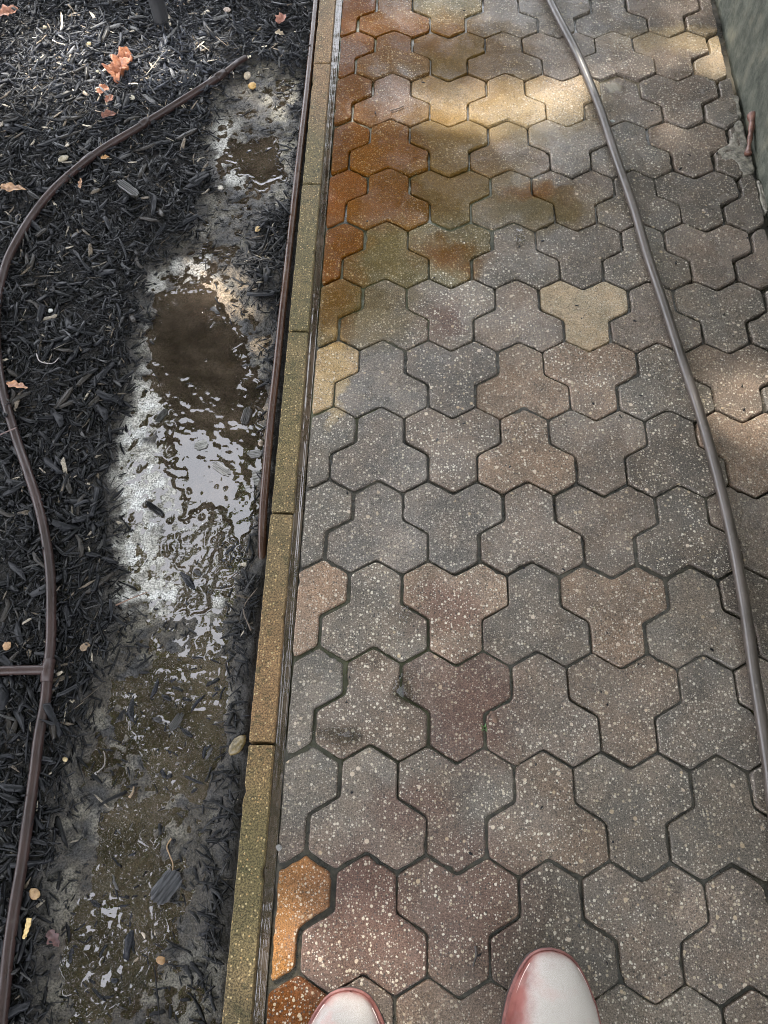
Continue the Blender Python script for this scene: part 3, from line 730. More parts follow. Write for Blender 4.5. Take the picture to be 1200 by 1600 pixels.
# ------------------------------------------------------------------ hoses and pipes
def spline(P, n):
    P = np.array(P, float); t = np.r_[0, np.cumsum(np.linalg.norm(np.diff(P, axis=0), axis=1))]
    u = np.linspace(0, t[-1], n); out = np.empty((n, P.shape[1]))
    # Catmull-Rom (finite difference tangents)
    m = np.gradient(P, t, axis=0)
    for i, q in enumerate(u):
        k = min(np.searchsorted(t, q, side='right') - 1, len(t) - 2); h = t[k + 1] - t[k]; s = (q - t[k]) / h
        out[i] = ((2 * s**3 - 3 * s**2 + 1) * P[k] + (s**3 - 2 * s**2 + s) * h * m[k] + (-2 * s**3 + 3 * s**2) * P[k + 1] + (s**3 - s**2) * h * m[k + 1])
    return out
def tube(name, pts, r, mat, parent=None, seg=16, cap=True, ridge=0.0):
    n = len(pts); P = np.array(pts); T = np.gradient(P, axis=0); T /= np.linalg.norm(T, axis=1)[:, None]
    rr = np.full(n, r) if np.isscalar(r) else np.asarray(r)
    v = []; f = []
    for i in range(n):
        t = T[i]; up = np.array((0, 0, 1.0)) if abs(t[2]) < .9 else np.array((1.0, 0, 0))
        s = np.cross(t, up); s /= np.linalg.norm(s); u = np.cross(s, t)
        for k in range(seg):
            a = 2 * math.pi * k / seg; q = rr[i] * (1 + (ridge if k % 2 else 0)); v.append(tuple(P[i] + q * (math.cos(a) * s + math.sin(a) * u)))
    for i in range(n - 1):
        for k in range(seg): j = (k + 1) % seg; f.append((i * seg + k, i * seg + j, (i + 1) * seg + j, (i + 1) * seg + k))
    if cap: f.append(tuple(range(seg))[::-1]); f.append(tuple((n - 1) * seg + k for k in range(seg)))
    me = pydata(name, v, f); return link(name, me, mat, parent, smooth=True)
def mat_hose(name, c1, c2, rough, coat=0.0, grime=(.12, .10, .08), spec=.5):
    b = NB(name); p = b.pos()
    c = b.mix(b.mr(b.noise(p, 9, 4, .6), .35, .65), c1 + (1,), c2 + (1,))
    c = b.mix(b.mr(b.noise(p, 65, 5, .7), .58, .72, 0, .6), c, grime + (1,))
    r = b.mr(b.noise(p, 30, 4, .6), .3, .7, rough - .1, rough + .14)
    return b.set(col=c, rough=r, nrm=b.bump(b.noise(p, 300, 3, .6), .25, .0006), coat=coat, coatr=.15, spec=spec)
M['hose'] = mat_hose('grey_brown_hose_rubber', (.036, .028, .023), (.060, .047, .040), .38, coat=.25)
M['drip'] = mat_hose('plum_brown_drip_line', (.017, .010, .0085), (.029, .017, .015), .36, grime=(.05, .04, .035), spec=.28)
M['pipe'] = mat_hose('brown_edging_pipe', (.030, .013, .008), (.045, .022, .013), .22, coat=.1, grime=(.06, .045, .028), spec=.3)

HR = .0104
hp = [(830, -70), (845, -30), (860, 3), (910, 102), (939, 175), (962, 245), (990, 325), (1012, 400), (1037, 475), (1062, 552), (1085, 620), (1107, 692), (1125, 760), (1142, 832), (1156, 905), (1167, 970), (1178, 1050), (1189, 1120), (1201, 1200), (1212, 1300)]
hz = [HR] * 12 + [HR + .001, HR + .004, HR + .009, HR + .012, HR + .013, HR + .012, HR + .010, HR + .004]
pts = [at(a, c_, z) + (z + .0005,) for (a, c_), z in zip(hp, hz)]
pts.append((pts[-1][0] + .01, pts[-1][1] - .4, HR)); pts.append((pts[-1][0] - .05, pts[-1][1] - .5, HR))
hose = tag(tube('garden_hose', spline(pts, 260), HR, M['hose'], seg=20), 'smooth grey brown garden hose running down the paver path', 'hose')

drip = tag(empty('drip_line', (*at(75, 1046, 0), -.01)), 'dark plum brown irrigation tube looping over the black mulch', 'irrigation tube')
def into(o, root):
    o.parent = root; o.matrix_parent_inverse = Matrix.Translation(-Vector(root.location)); return o
dr = .0094
def over(ptspx, lift=.004, zguess=-.005):
    r_ = []
    for a, c_ in ptspx:
        x, y = at(a, c_, zguess); z = float(terr(x, y)) + dr + lift
        x, y = at(a, c_, z); r_.append((x, y, z))
    return r_
dl = over([(348, 116), (318, 136), (280, 160), (215, 200), (150, 240), (112, 270), (80, 300), (52, 335), (30, 370), (12, 405), (3, 435), (-5, 480), (-6, 530), (0, 590), (12, 640), (27, 690), (45, 742), (61, 793), (72, 845), (79, 900), (80, 960), (79, 1010), (75, 1046)], .003)
sm = spline(dl, 150); into(tube('tube', sm, dr, M['drip'], seg=16), drip)
dl2 = over([(75, 1046), (71, 1095), (61, 1150), (53, 1215), (44, 1280), (35, 1345), (24, 1410), (14, 1480), (7, 1550), (0, 1620), (-10, 1720)], .003)
into(tube('tube', spline(dl2, 80), dr, M['drip'], seg=16), drip)
into(tube('branch_tube', spline(over([(80, 1046), (40, 1047), (0, 1048), (-60, 1050), (-160, 1040)], .006), 40), dr * .92, M['drip'], seg=16), drip)
tz = sm[-1]
into(tube('tee_fitting', [tuple(sm[-1] + np.array((.0, .018, .001))), tuple(sm[-1] + np.array((.0, 0, .0015))), tuple(np.array(spline(dl2, 80)[2]) + np.array((0, -.006, .001)))], dr * 1.16, M['drip'], seg=16), drip)
into(tube('end_tube', spline(over([(352, 113), (362, 105), (372, 97), (384, 90)], .004), 14), dr * .8, M['drip'], seg=14), drip)
a_, b_ = np.array(over([(338, 122)], .003)[0]), np.array(over([(350, 114)], .003)[0])
into(tube('coupling', [tuple(a_), tuple((a_ + b_) / 2), tuple(b_)], dr * 1.13, M['drip'], seg=16), drip)
for q1, q2 in (((146, 242), (128, 256)), ((232, 188), (220, 196))):
    a_, b_ = np.array(over([q1], .003)[0]), np.array(over([q2], .003)[0])
    into(tube('coupling', [tuple(a_), tuple((a_ + b_) / 2), tuple(b_)], dr * 1.12, M['drip'], seg=16), drip)

PR = .0088
pp = []
for a, c_ in [(503, -90), (497, 0), (489, 70), (481, 140), (471, 220), (462, 300), (451, 400), (440, 500), (432, 580), (424, 650), (416, 740), (411, 800), (408, 850), (407, 868)]:
    x, y = at(a, c_, -.012); pp.append((min(x, -.2255), y, -.010))
pp[-3] = (pp[-3][0], pp[-3][1], -.013); pp[-2] = (pp[-2][0], pp[-2][1], -.026); pp[-1] = (pp[-1][0], pp[-1][1] - .03, -.06)
tag(tube('brown_pipe', spline(pp, 120), PR, M['pipe'], seg=14), 'thin wet brown pipe lying straight along the mulch side of the kerb', 'pipe')

# ------------------------------------------------------------------ boots of whoever took the photograph
def mat_boot(name, pink):
    b = NB(name); p = b.objco()
    sx = b.n('ShaderNodeSeparateXYZ'); b.l(p, sx.inputs[0])
    # weathered, rubbed-pale top; the red brown leather is left along the rim and inner side
    wob = b.math('MULTIPLY', b.math('SUBTRACT', b.noise(p, 18, 4, .6), .5), .05)
    hgt = b.math('ADD', sx.outputs[2], wob)
    worn = b.mr(hgt, .035, .066)
    side = b.mr(b.math('ADD', sx.outputs[0], wob), *((-.055, -.022) if not pink else (.062, .030)))
    worn = b.math('MULTIPLY', worn, side)
    weave = b.noise(p, 1100, 2, .6)
    pale = b.mix(b.mr(weave, .3, .7), (.28, .25, .225, 1), (.42, .385, .355, 1))
    pale = b.mix(b.mr(b.noise(p, 25, 4, .6), .5, .7, 0, .5 if pink else .2), pale, (.42, .22, .195, 1))
    red = b.mix(b.mr(b.noise(p, 30, 4, .6), .35, .65), (.14, .042, .034, 1), (.22, .080, .066, 1))
    return b.set(col=b.mix(worn, red, pale), rough=.6, nrm=b.bump(weave, .15, .0004), spec=.3)
m_rim = mat_simple('red_leather_welt', (.11, .036, .030), (.19, .072, .060), 40, .55, .3, .0008)
m_sole = mat_simple('dark_rubber_sole', (.025, .02, .018), (.05, .04, .035), 50, .6, .4, .001)
m_stitch = mat_simple('pale_stitch_cord', (.55, .40, .36), (.70, .58, .54), 80, .6, .4, .0006)
m_lin = mat_simple('boot_lining', (.05, .035, .03), (.08, .06, .05), 50, .9, .4, .001)
def foot_half(t, side):
    """half width of the boot at t (0 toe .. 1 heel)"""
    tb = [0, .004, .012, .025, .045, .08, .12, .20, .30, .42, .56, .70, .84, .94, .985, 1.0]
    hw = [.001, .012, .0205, .029, .0365, .0455, .0535, .0655, .0735, .0740, .064, .054, .052, .042, .022, .001]
    return float(np.interp(t, tb, hw)) * (1.0 if side else .92)
def boot(tip, yaw, label, pink, flip):
    root = tag(empty('boot', (tip[0], tip[1], 0), yaw), label, 'boot', 'boots of the person standing on the path')
    LB = .335; nT = 60; mt = mat_boot('worn_boot_leather_pink' if pink else 'worn_boot_leather', pink)
    ts = [((1 - math.cos(math.pi * i / (nT - 1))) / 2) for i in range(nT)]
    def out(scale, grow):
        R_ = [(foot_half(t, flip) * scale, -LB * t) for t in ts]
        L_ = [(-foot_half(t, not flip) * scale, -LB * t) for t in ts]
        return offset(np.array(L_ + R_[::-1]), -grow)                        # left side toe->heel, right side heel->toe (ccw)
    def prism(name, scale, grow, z0, z1, mat, spring=.010):
        P = out(scale, grow); n = len(P); v = []; f = []
        for sc, z in ((.985, z0), (1, z0 + .002), (1, z1 - .002), (.985, z1)):
            for q in P: v.append((q[0] * sc, -LB / 2 + (q[1] + LB / 2) * sc, z + spring * max(0, 1 + q[1] / .10) ** 2))
        for r in range(3):
            for i in range(n): j = (i + 1) % n; f.append((r * n + i, r * n + j, (r + 1) * n + j, (r + 1) * n + i))
        f.append(tuple(range(n))[::-1]); f.append(tuple(range(3 * n, 4 * n)))
        return link(name, pydata(name, v, f), mat, root)
    prism('sole', 1.0, .0035, 0.001, .018, m_sole); prism('welt', 1.0, .0042, .0185, .027, m_rim)
    # upper: arches rising from the welt; height profile from toe box to instep
    v = []; f = []; na = 22
    hh = lambda t: float(np.interp(t, [0, .03, .08, .16, .28, .40, .52, .62, .75, .9, 1.0], [.010, .030, .046, .056, .063, .075, .095, .112, .118, .116, .10]))
    for t in ts:
        h_ = hh(t); spring = .010 * max(0, 1 - LB * t / .10) ** 2
        for k in range(na + 1):
            a = math.pi * k / na; ca, sa = math.cos(a), math.sin(a)
            wd = foot_half(t, flip) if ca > 0 else foot_half(t, not flip)
            xx = wd * (abs(ca) ** .72) * (1 if ca > 0 else -1)
            v.append((xx, -LB * t, .026 + spring + h_ * (sa ** .80)))
    for i in range(nT - 1):
        for k in range(na): p0 = i * (na + 1) + k; f.append((p0, p0 + 1, p0 + na + 2, p0 + na + 1))
    f.append(tuple(range(na + 1))); f.append(tuple((nT - 1) * (na + 1) + k for k in range(na, -1, -1)))
    link('upper', pydata('upper', v, f), mt, root, smooth=True)
    # raised seam cord round the toe, just inside the welt
    cord = []
    for side in (-1, 1):
        seq = ts if side < 0 else ts[::-1]
        for t in seq:
            if t > .75 or t < .003: continue
            wd = foot_half(t, flip if side > 0 else not flip)
            sp = .010 * max(0, 1 - LB * t / .10) ** 2
            cord.append((side * (wd * .93 + .0005), -LB * t - (.004 if t < .05 else 0), .0262 + sp + hh(t) * .36 + .0015))
    cord = cord[:len(cord) // 2][::-1] + cord[len(cord) // 2:][::-1]
    tube('seam', spline(cord, 90), .0013, m_stitch, root, seg=8)
    # ankle shaft and padded collar
    v = []; f = []; ns = 28; prof = [(.095, 1.0), (.13, .98), (.17, .95), (.205, .98), (.212, .96), (.212, .90), (.16, .86)]
    for z, s_ in prof:
        for k in range(ns):
            a = 2 * math.pi * k / ns; v.append((.050 * s_ * math.cos(a), -LB * .755 + .072 * s_ * math.sin(a), z))
    for r in range(len(prof) - 1):
        for k in range(ns): j = (k + 1) % ns; f.append((r * ns + k, r * ns + j, (r + 1) * ns + j, (r + 1) * ns + k))
    link('shaft', pydata('shaft', v, f), m_rim, root, smooth=True)
    link('lining', pydata('lining', [(.0425 * math.cos(2 * math.pi * k / 24), -LB * .755 + .061 * math.sin(2 * math.pi * k / 24), .162) for k in range(24)], [tuple(range(24))]), m_lin, root)
    return root
tl = at(549, 1546, .02); tr_ = at(858, 1484, .02)
boot((tl[0], tl[1]), math.radians(-2), 'pinkish toe of the boot in the sunny glint beside the orange paver', True, False)
boot((tr_[0], tr_[1]), math.radians(-3), 'pale worn boot with red brown inner side, standing further forward on grey pavers', False, True)

# ------------------------------------------------------------------ small things lying about
def rock(name, px, py, size, c1, c2, label, cat, z=None, flat=.6, seed=0, rough=.6):
    bm = bmesh.new(); bmesh.ops.create_icosphere(bm, subdivisions=3, radius=1)
    for q in bm.verts:
        d = q.co.normalized(); k = 1 + .22 * mnoise.noise(d * 1.3 + Vector((seed * 3.1, 0, 0))) + .10 * mnoise.noise(d * 3.2 + Vector((0, seed * 2.3, 0)))
        q.co = Vector((d.x * size[0] * k, d.y * size[1] * k, d.z * min(size) * flat * k))
    me = bpy.data.meshes.new(name); bm.to_mesh(me); bm.free()
    x, y = at(px, py, -.01)
    if z is None: z = float(terr(x, y)) + .008 + min(size) * flat * .3
    o = link(name, me, mat_simple(name + '_stone', tuple(.6 * k for k in c1), tuple(.7 * k for k in c2), 90, rough, .6, .002), None, (x, y, z), True)
    o.rotation_euler = (random.uniform(-.3, .3), random.uniform(-.3, .3), random.uniform(0, 6))
    return tag(o, label, cat)
K = .0009
rock('stone', 100, 251, (.014, .011), (.26, .22, .14), (.40, .34, .24), 'flat tan stone just above the bend of the plum tube', 'stone', seed=1)
rock('pebble', 78, 484, (.006, .005), (.55, .55, .52), (.72, .72, .68), 'small white pebble alone on black mulch inside the tube loop', 'pebble', seed=2, flat=.8)
rock('pebble', 343, 287, (.0075, .006), (.42, .38, .32), (.60, .55, .47), 'cream pebble at the left edge of the upper silt ring', 'pebble', seed=3, flat=.8)
rock('pebble', 403, 359, (.0085, .006), (.40, .26, .10), (.55, .40, .20), 'ochre pebble between mulch and pipe above the puddle', 'pebble', seed=4, flat=.8)
rock('stone', 385, 112, (.013, .010), (.30, .25, .18), (.42, .34, .24), 'pale stone at the buried end of the plum tube', 'stone', seed=5)
rock('stone', 393, 127, (.011, .011), (.38, .22, .06), (.48, .30, .10), 'orange ochre stone touching the pale stone by the tube end', 'stone', seed=6)
rock('pebble', 12, 1010, (.0085, .0075), (.34, .19, .09), (.45, .28, .15), 'tan pebble just above the side branch of the tube', 'pebble', seed=7)
rock('pebble', 133, 1011, (.010, .007), (.15, .095, .055), (.24, .16, .09), 'dull brown pebble half buried right of the tube', 'pebble', seed=8, flat=.4)
rock('pebble', 101, 1186, (.0048, .004), (.45, .33, .16), (.60, .48, .28), 'tiny yellow pebble right of the lower tube', 'pebble', seed=9, flat=.9)
rock('stone', 371, 1164, (.011, .020), (.10, .075, .03), (.18, .13, .055), 'wet brown oval stone wedged against the kerb', 'stone', z=-.012, seed=10, flat=.8, rough=.25)
rock('pebble', 247, 1502, (.0075, .006), (.26, .14, .05), (.36, .21, .09), 'orange brown pebble beside the lowest puddle', 'pebble', seed=11, flat=.8)
rock('pebble', 55, 1397, (.008, .010), (.26, .15, .07), (.42, .27, .13), 'crumbly orange stone above the yellow stick', 'stone', seed=12)
rock('pebble', 70, 42, (.0055, .005), (.50, .40, .25), (.62, .52, .35), 'cream pebble at the top left above the sunlit mulch', 'pebble', seed=13)
rock('pebble', 355, 17, (.010, .009), (.42, .32, .26), (.55, .44, .37), 'pinkish pebble near the top edge of the mulch bed', 'pebble', seed=14)
rock('pebble', 140, 73, (.008, .007), (.45, .34, .16), (.58, .45, .24), 'yellowish pebble in the sunlit patch of mulch', 'pebble', seed=15)
rock('pebble', 153, 112, (.006, .006), (.48, .44, .32), (.60, .55, .42), 'pale round pebble left of the crumpled orange leaf', 'pebble', seed=16)
rock('pebble', 207, 154, (.008, .007), (.46, .42, .32), (.60, .55, .44), 'cream pebble below the crumpled orange leaf', 'pebble', seed=17)
rock('pebble', 437, 1325, (.006, .006), (.16, .15, .14), (.30, .29, .27), 'grey pebble sitting in the gutter water by the orange paver', 'pebble', z=-.003, seed=18, rough=.12)
rock('pebble', 405, 684, (.006, .007), (.26, .20, .15), (.38, .30, .22), 'brown pebble in the puddle beside the pipe', 'pebble', z=ZW + .002, seed=19, rough=.2)
rock('pebble', 955, 196, (.007, .004), (.50, .50, .50), (.68, .68, .66), 'white chip of stone touching the garden hose', 'pebble', z=.003, seed=20)
rock('pebble', 770, 1122, (.006, .012), (.10, .055, .035), (.18, .10, .06), 'brown crumb in the paver joint above the green sprout', 'pebble', z=-.001, seed=21, flat=.5)

def leaf(name, px, py, Ln, Wd, rz, c1, c2, label, crumple, z=None, lift=.012, seed=0):
    nu, nvv = 26, 13; v = []; f = []
    for i in range(nu):
        u = i / (nu - 1); wprof = math.sin(math.pi * u ** .8) ** .8 * (1 + .28 * math.sin(u * 17 + seed)) + .03
        for j in range(nvv):
            s = j / (nvv - 1) * 2 - 1
            x = (u - .5) * Ln; y = s * wprof * Wd / 2
            n_ = mnoise.noise((x * 60 + seed, y * 60, 0)); n2_ = mnoise.noise((x * 140, y * 140 + seed, 3))
            zz = crumple * (n_ + .5 * n2_) + abs(s) * Wd * .22 * wprof + .15 * Ln * (u - .5) ** 2
            v.append((x + crumple * .4 * n2_, y + crumple * .4 * n_, zz))
    for i in range(nu - 1):
        for j in range(nvv - 1): a = i * nvv + j; f.append((a, a + nvv, a + nvv + 1, a + 1))
    me = pydata(name, v, f)
    x, y = at(px, py, .0)
    if z is None: z = float(terr(x, y)) + lift
    o = link(name, me, mat_simple(name + '_blade', tuple(.55 * k for k in c1), tuple(.75 * k for k in c2), 55, .55, .6, .001), None, (x, y, z), True)
    md = o.modifiers.new('thick', 'SOLIDIFY'); md.thickness = .0005
    o.rotation_euler = (random.uniform(-.2, .2), random.uniform(-.2, .2), rz)
    return tag(o, label, 'leaf')
leaf('dry_leaf', 190, 103, .115, .058, math.radians(80), (.22, .055, .022), (.50, .19, .085), 'big crumpled orange dead leaf on the sunlit mulch', .020, lift=.020, seed=3)
leaf('dry_leaf', 160, 140, .036, .026, .6, (.28, .09, .035), (.45, .17, .08), 'small orange scrap of leaf left of the big crumpled leaf', .006, lift=.014, seed=5)
leaf('dry_leaf', 171, 154, .032, .014, 1.2, (.20, .06, .03), (.34, .12, .06), 'narrow rusty leaf scrap under the big crumpled leaf', .004, lift=.014, seed=6)
leaf('dry_leaf', 170, 178, .04, .022, .3, (.13, .045, .028), (.22, .08, .045), 'dark red leaf scrap above the plum tube', .005, lift=.012, seed=7)
leaf('dry_leaf', 22, 295, .075, .020, math.radians(-14), (.22, .11, .055), (.45, .26, .13), 'curled tan brown leaf at the left edge outside the tube loop', .004, lift=.016, seed=8)
leaf('dry_leaf', 28, 604, .060, .018, math.radians(-18), (.26, .10, .045), (.46, .22, .10), 'pointed orange brown leaf resting on the tube at the left edge', .003, lift=.020, seed=9)
leaf('dry_leaf', 125, 285, .030, .011, math.radians(95), (.30, .15, .08), (.45, .26, .15), 'thin tan leaf under the bend of the plum tube', .003, lift=.014, seed=10)
leaf('dry_leaf', 163, 243, .022, .010, .2, (.36, .18, .06), (.50, .27, .11), 'small orange leaf flake touching the lower edge of the tube', .003, lift=.012, seed=11)
leaf('dry_leaf', 78, 1467, .030, .018, -.9, (.055, .020, .020), (.10, .038, .034), 'dark reddish leaf at the left edge of the lowest puddle', .003, lift=.008, seed=12)
leaf('dry_leaf', 12, 18, .06, .035, .4, (.24, .09, .05), (.42, .19, .12), 'brown pink leaf at the top left corner', .008, lift=.016, seed=13)
leaf('dry_leaf', 440, 30, .035, .028, .9, (.22, .07, .045), (.42, .20, .14), 'curled reddish leaf near the top of the pipe', .006, lift=.016, seed=14)
leaf('dry_leaf', 437, 52, .030, .018, -.3, (.34, .26, .17), (.50, .40, .28), 'pale curled leaf just below the reddish leaf by the pipe', .004, lift=.014, seed=15)

def twig(name, pxs, r, c1, c2, label, cat='twig', z=None, lift=.010, knob=0.0, rough=.6):
    P = []
    for q in pxs:
        x, y = at(q[0], q[1], 0.0 if z is not None else -.012)
        zz = (z if z is not None else float(terr(x, y)) + lift) + (q[2] if len(q) > 2 else 0)
        P.append((x, y, zz))
    S_ = spline(P, 28); u = np.linspace(0, 1, 28)
    rr = r * (1 - .45 * u) * (1 + .12 * np.sin(u * 23)) + knob * (np.exp(-(u / .10) ** 2) + np.exp(-((1 - u) / .09) ** 2))
    return tag(tube(name, S_, rr, mat_simple(name + '_wood', c1, c2, 90, rough, .6, .0008), seg=8), label, cat)
twig('twig', [(265, 1310), (258, 1322), (262, 1335), (267, 1352), (266, 1362)], .0014, (.16, .10, .05), (.26, .18, .10), 'thin curved tan twig above the ribbed black chip')
twig('twig', [(252, 97), (242, 108), (230, 122)], .0016, (.40, .36, .28), (.55, .50, .42), 'short straight pale twig right of the crumpled leaf', lift=.016)
twig('twig', [(60, 557), (64, 567), (75, 571), (86, 571), (95, 563)], .0014, (.17, .15, .15), (.28, .25, .24), 'pale curved rootlet on the mulch inside the tube loop', lift=.014)
twig('twig', [(148, 1206), (158, 1196), (160, 1180), (158, 1172)], .0013, (.10, .09, .08), (.17, .15, .13), 'grey curled rootlet on the mud left of the puddle')
twig('twig', [(-4, 692), (12, 684), (32, 675)], .0016, (.08, .05, .045), (.14, .09, .08), 'thin dark red twig crossing the tube at the left edge', lift=.026)
twig('stick', [(50, 1434), (46, 1450), (41, 1466)], .0052, (.36, .25, .09), (.52, .38, .18), 'short yellow stick lying beside the lower tube', 'stick', lift=.012)
twig('twig', [(198, 1245), (203, 1238), (206, 1228)], .0024, (.12, .085, .05), (.22, .15, .09), 'short brown twig bit above the lowest puddle')
twig('twig', [(610, 174), (622, 171), (631, 167)], .0022, (.07, .05, .04), (.12, .085, .06), 'short dark stick lying in the small sunny spot on the pavers', z=.003)
twig('twig', [(743, 1478), (744, 1490), (739, 1510)], .0024, (.02, .018, .016), (.05, .04, .035), 'black sliver of bark on the brown paver above the boots', z=.002)
twig('twig', [(872, 290), (886, 288), (894, 290)], .0014, (.06, .045, .035), (.10, .08, .06), 'tiny bark bit on the pavers left of the hose', z=.0015)
twig('twig', [(975, 120), (975, 130), (972, 136)], .0014, (.06, .045, .035), (.10, .08, .06), 'tiny bark bit on the pavers right of the hose', z=.0015)
twig('rusty_stick', [(1168, 196, .030), (1168, 212, .024), (1167, 228, .018), (1166, 246, .010)], .0085, (.06, .026, .018), (.14, .065, .045), 'reddish brown bone shaped stick leaning at the foot of the wall', 'stick', z=.0, knob=.005, rough=.45)
twig('twig', [(392, 985), (380, 948), (402, 918)], .0015, (.05, .035, .025), (.09, .065, .045), 'wet dark twig lying against the kerb below the pipe end', lift=.012)
twig('root', [(180, 945), (215, 928), (228, 922)], .0016, (.10, .055, .035), (.15, .09, .06), 'thin reddish rootlet at the lower edge of the silver silt')

# dark ribbed chip standing on the mud and two other large ones
def slabchip(px, py, L, Wd, Th, rz, colr, label, lift=.006, tilt=(0, 0)):
    v = []; f = []; nr = 11; nl = 5
    for i in range(nr):
        s = -1 + 2 * i / (nr - 1)
        for j in range(nl):
            u = -1 + 2 * j / (nl - 1)
            e = 1 - .38 * mnoise.noise((s * 3 + px, u * 2, 1)) - .42 * s * s
            v.append((u * L / 2 * e, s * Wd / 2, Th / 2 + (Th * .35 if i % 2 else 0) + .001 * mnoise.noise((s * 4, u * 3, py))))
    n0 = len(v)
    v += [(q[0], q[1], -Th / 2) for q in v[:n0]]
    for i in range(nr - 1):
        for j in range(nl - 1):
            a = i * nl + j; f.append((a, a + nl, a + nl + 1, a + 1)); f.append((n0 + a, n0 + a + 1, n0 + a + nl + 1, n0 + a + nl))
    rim = [j for j in range(nl)] + [i * nl + nl - 1 for i in range(1, nr)] + [(nr - 1) * nl + j for j in range(nl - 2, -1, -1)] + [i * nl for i in range(nr - 2, 0, -1)]
    for a, b2 in zip(rim, rim[1:] + rim[:1]): f.append((a, b2, n0 + b2, n0 + a))
    x, y = at(px, py, -.02)
    o = link('bark_chip', pydata('bark_chip', v, f), mat_simple('bark_wood', tuple(.35 * k for k in colr), tuple(.8 * k for k in colr), 120, .35, .6, .001, stretch=(.2, 1, 1)), None,
             (x, y, float(max(terr(x, y), ZW)) + lift))
    o.rotation_euler = (tilt[0], tilt[1], rz); return tag(o, label, 'wood chip')
slabchip(258, 1386, .058, .034, .006, math.radians(55), (.022, .023, .027), 'dark ribbed chip standing out on the mud below the curved twig', .008, (.2, .1))
slabchip(205, 305, .075, .022, .007, math.radians(-40), (.035, .033, .028), 'long grey green bark strip on mulch below the plum tube', .014)
slabchip(383, 645, .044, .018, .005, math.radians(80), (.07, .065, .06), 'half sunk grey chip in the puddle near the pipe', .002)
slabchip(312, 690, .028, .020, .004, math.radians(20), (.26, .25, .23), 'pale chip floating in the middle of the big puddle', .001)
slabchip(343, 727, .046, .018, .004, math.radians(-35), (.30, .28, .26), 'pale forked chip floating right of the middle of the big puddle', .001)
slabchip(400, 742, .020, .034, .004, math.radians(15), (.24, .23, .21), 'pale chip floating in the puddle against the pipe', .001)
slabchip(397, 704, .028, .018, .004, math.radians(10), (.22, .21, .20), 'square grey chip floating beside the pipe', .001)
slabchip(240, 792, .050, .012, .005, math.radians(-35), (.012, .012, .013), 'single black chip lying on the silver silt', .003)
slabchip(272, 1126, .034, .014, .004, math.radians(60), (.05, .048, .045), 'dark chip floating in the lower puddle', .001)
slabchip(250, 645, .036, .013, .005, math.radians(60), (.05, .048, .042), 'dark chip lying in the silt ring by the big puddle', .003)

# dark post at the top of the mulch bed
def post():
    x, y = at(250, 24, 0.0); v = []; f = []; n = 16; z0 = float(terr(x, y)) - .03
    lv = [(z0, .024), (z0 + .03, .022), (.15, .021), (.4, .020), (.62, .020), (.64, .016)]
    for z, r in lv:
        for k in range(n):
            a = 2 * math.pi * k / n; q = r * (1 + .05 * math.sin(3 * a + z * 5)); v.append((x + q * math.cos(a), y + q * math.sin(a), z))
    for i in range(len(lv) - 1):
        for k in range(n): j = (k + 1) % n; f.append((i * n + k, i * n + j, (i + 1) * n + j, (i + 1) * n + k))
    f.append(tuple((len(lv) - 1) * n + k for k in range(n)))
    return tag(link('stake', pydata('stake', v, f), mat_simple('blackened_stake', (.010, .010, .011), (.025, .024, .024), 40, .6, .7, .003, stretch=(1, 1, .15)), smooth=True),
               'dark upright stake at the top of the mulch bed', 'stake')
post()
# crumbs of bark blown over the path
n = 70; cx_ = rng.uniform(-.1, .85, n); cy2 = rng.uniform(-2.15, .3, n)
V, Q, c, r = chips(cx_, cy2, np.full(n, .0022), rng.uniform(.003, .009, n), rng.uniform(.0015, .0035, n), np.full(n, .0016), rng.uniform(0, 6.28, n), rng.normal(0, .1, n), rng.normal(0, .2, n), rng.normal(0, .05, n), chip_cols(n) * 1.5, np.full(n, .5))
tag(link('bark_crumbs', fast_mesh('bark_crumbs', V, Q, c, r), M['chip']), 'tiny bark crumbs scattered over the pavers', 'debris', kind='stuff')
# green sprout in a joint
def sprout(px, py):
    x, y = at(px, py, -.008); root = tag(empty('sprout', (x, y, -.012)), 'tiny green sprout growing in a paver joint', 'plant')
    gmz = mat_simple('sprout_leaf', (.03, .09, .015), (.07, .16, .03), 60, .5, .3, .001)
    me = None
    for k in range(5):
        a = k * 1.3; v = [(0, 0, 0), (.003 * math.cos(a + .6), .003 * math.sin(a + .6), .008), (.009 * math.cos(a), .009 * math.sin(a), .013), (.003 * math.cos(a - .6), .003 * math.sin(a - .6), .008)]
        link('leaf', pydata('leaf', v, [(0, 1, 2, 3)]), gmz, root)
    return root
sprout(757, 1138)

# ------------------------------------------------------------------ the tree whose crown shades the place
def sun_spot_list():
    S_ = []
    for px, py, rx, ry in [(815, 155, .19, .085), (760, 190, .12, .05), (880, 150, .07, .10), (640, 168, .07, .045), (560, 178, .06, .04), (1178, 640, .11, .10), (1145, 630, .07, .05),
                           (590, 45, .12, .05), (690, 30, .10, .06), (1000, 105, .10, .03), (1110, 70, .09, .04), (1060, 200, .03, .03), (1070, 10, .1, .04), (1120, 90, .05, .06),
                           (190, 85, .20, .12), (120, 130, .13, .07), (90, 50, .14, .09), (250, 80, .11, .07), (30, 30, .09, .07), (330, 60, .05, .04), (320, 415, .07, .05), (385, 405, .06, .05), (400, 130, .06, .05), (10, 140, .08, .05),
                           (530, 1505, .13, .085), (610, 1560, .07, .09)]:
        x, y = at(px, py, 0); S_.append((x, y, rx, ry))
    return S_
SPOTS = sun_spot_list()
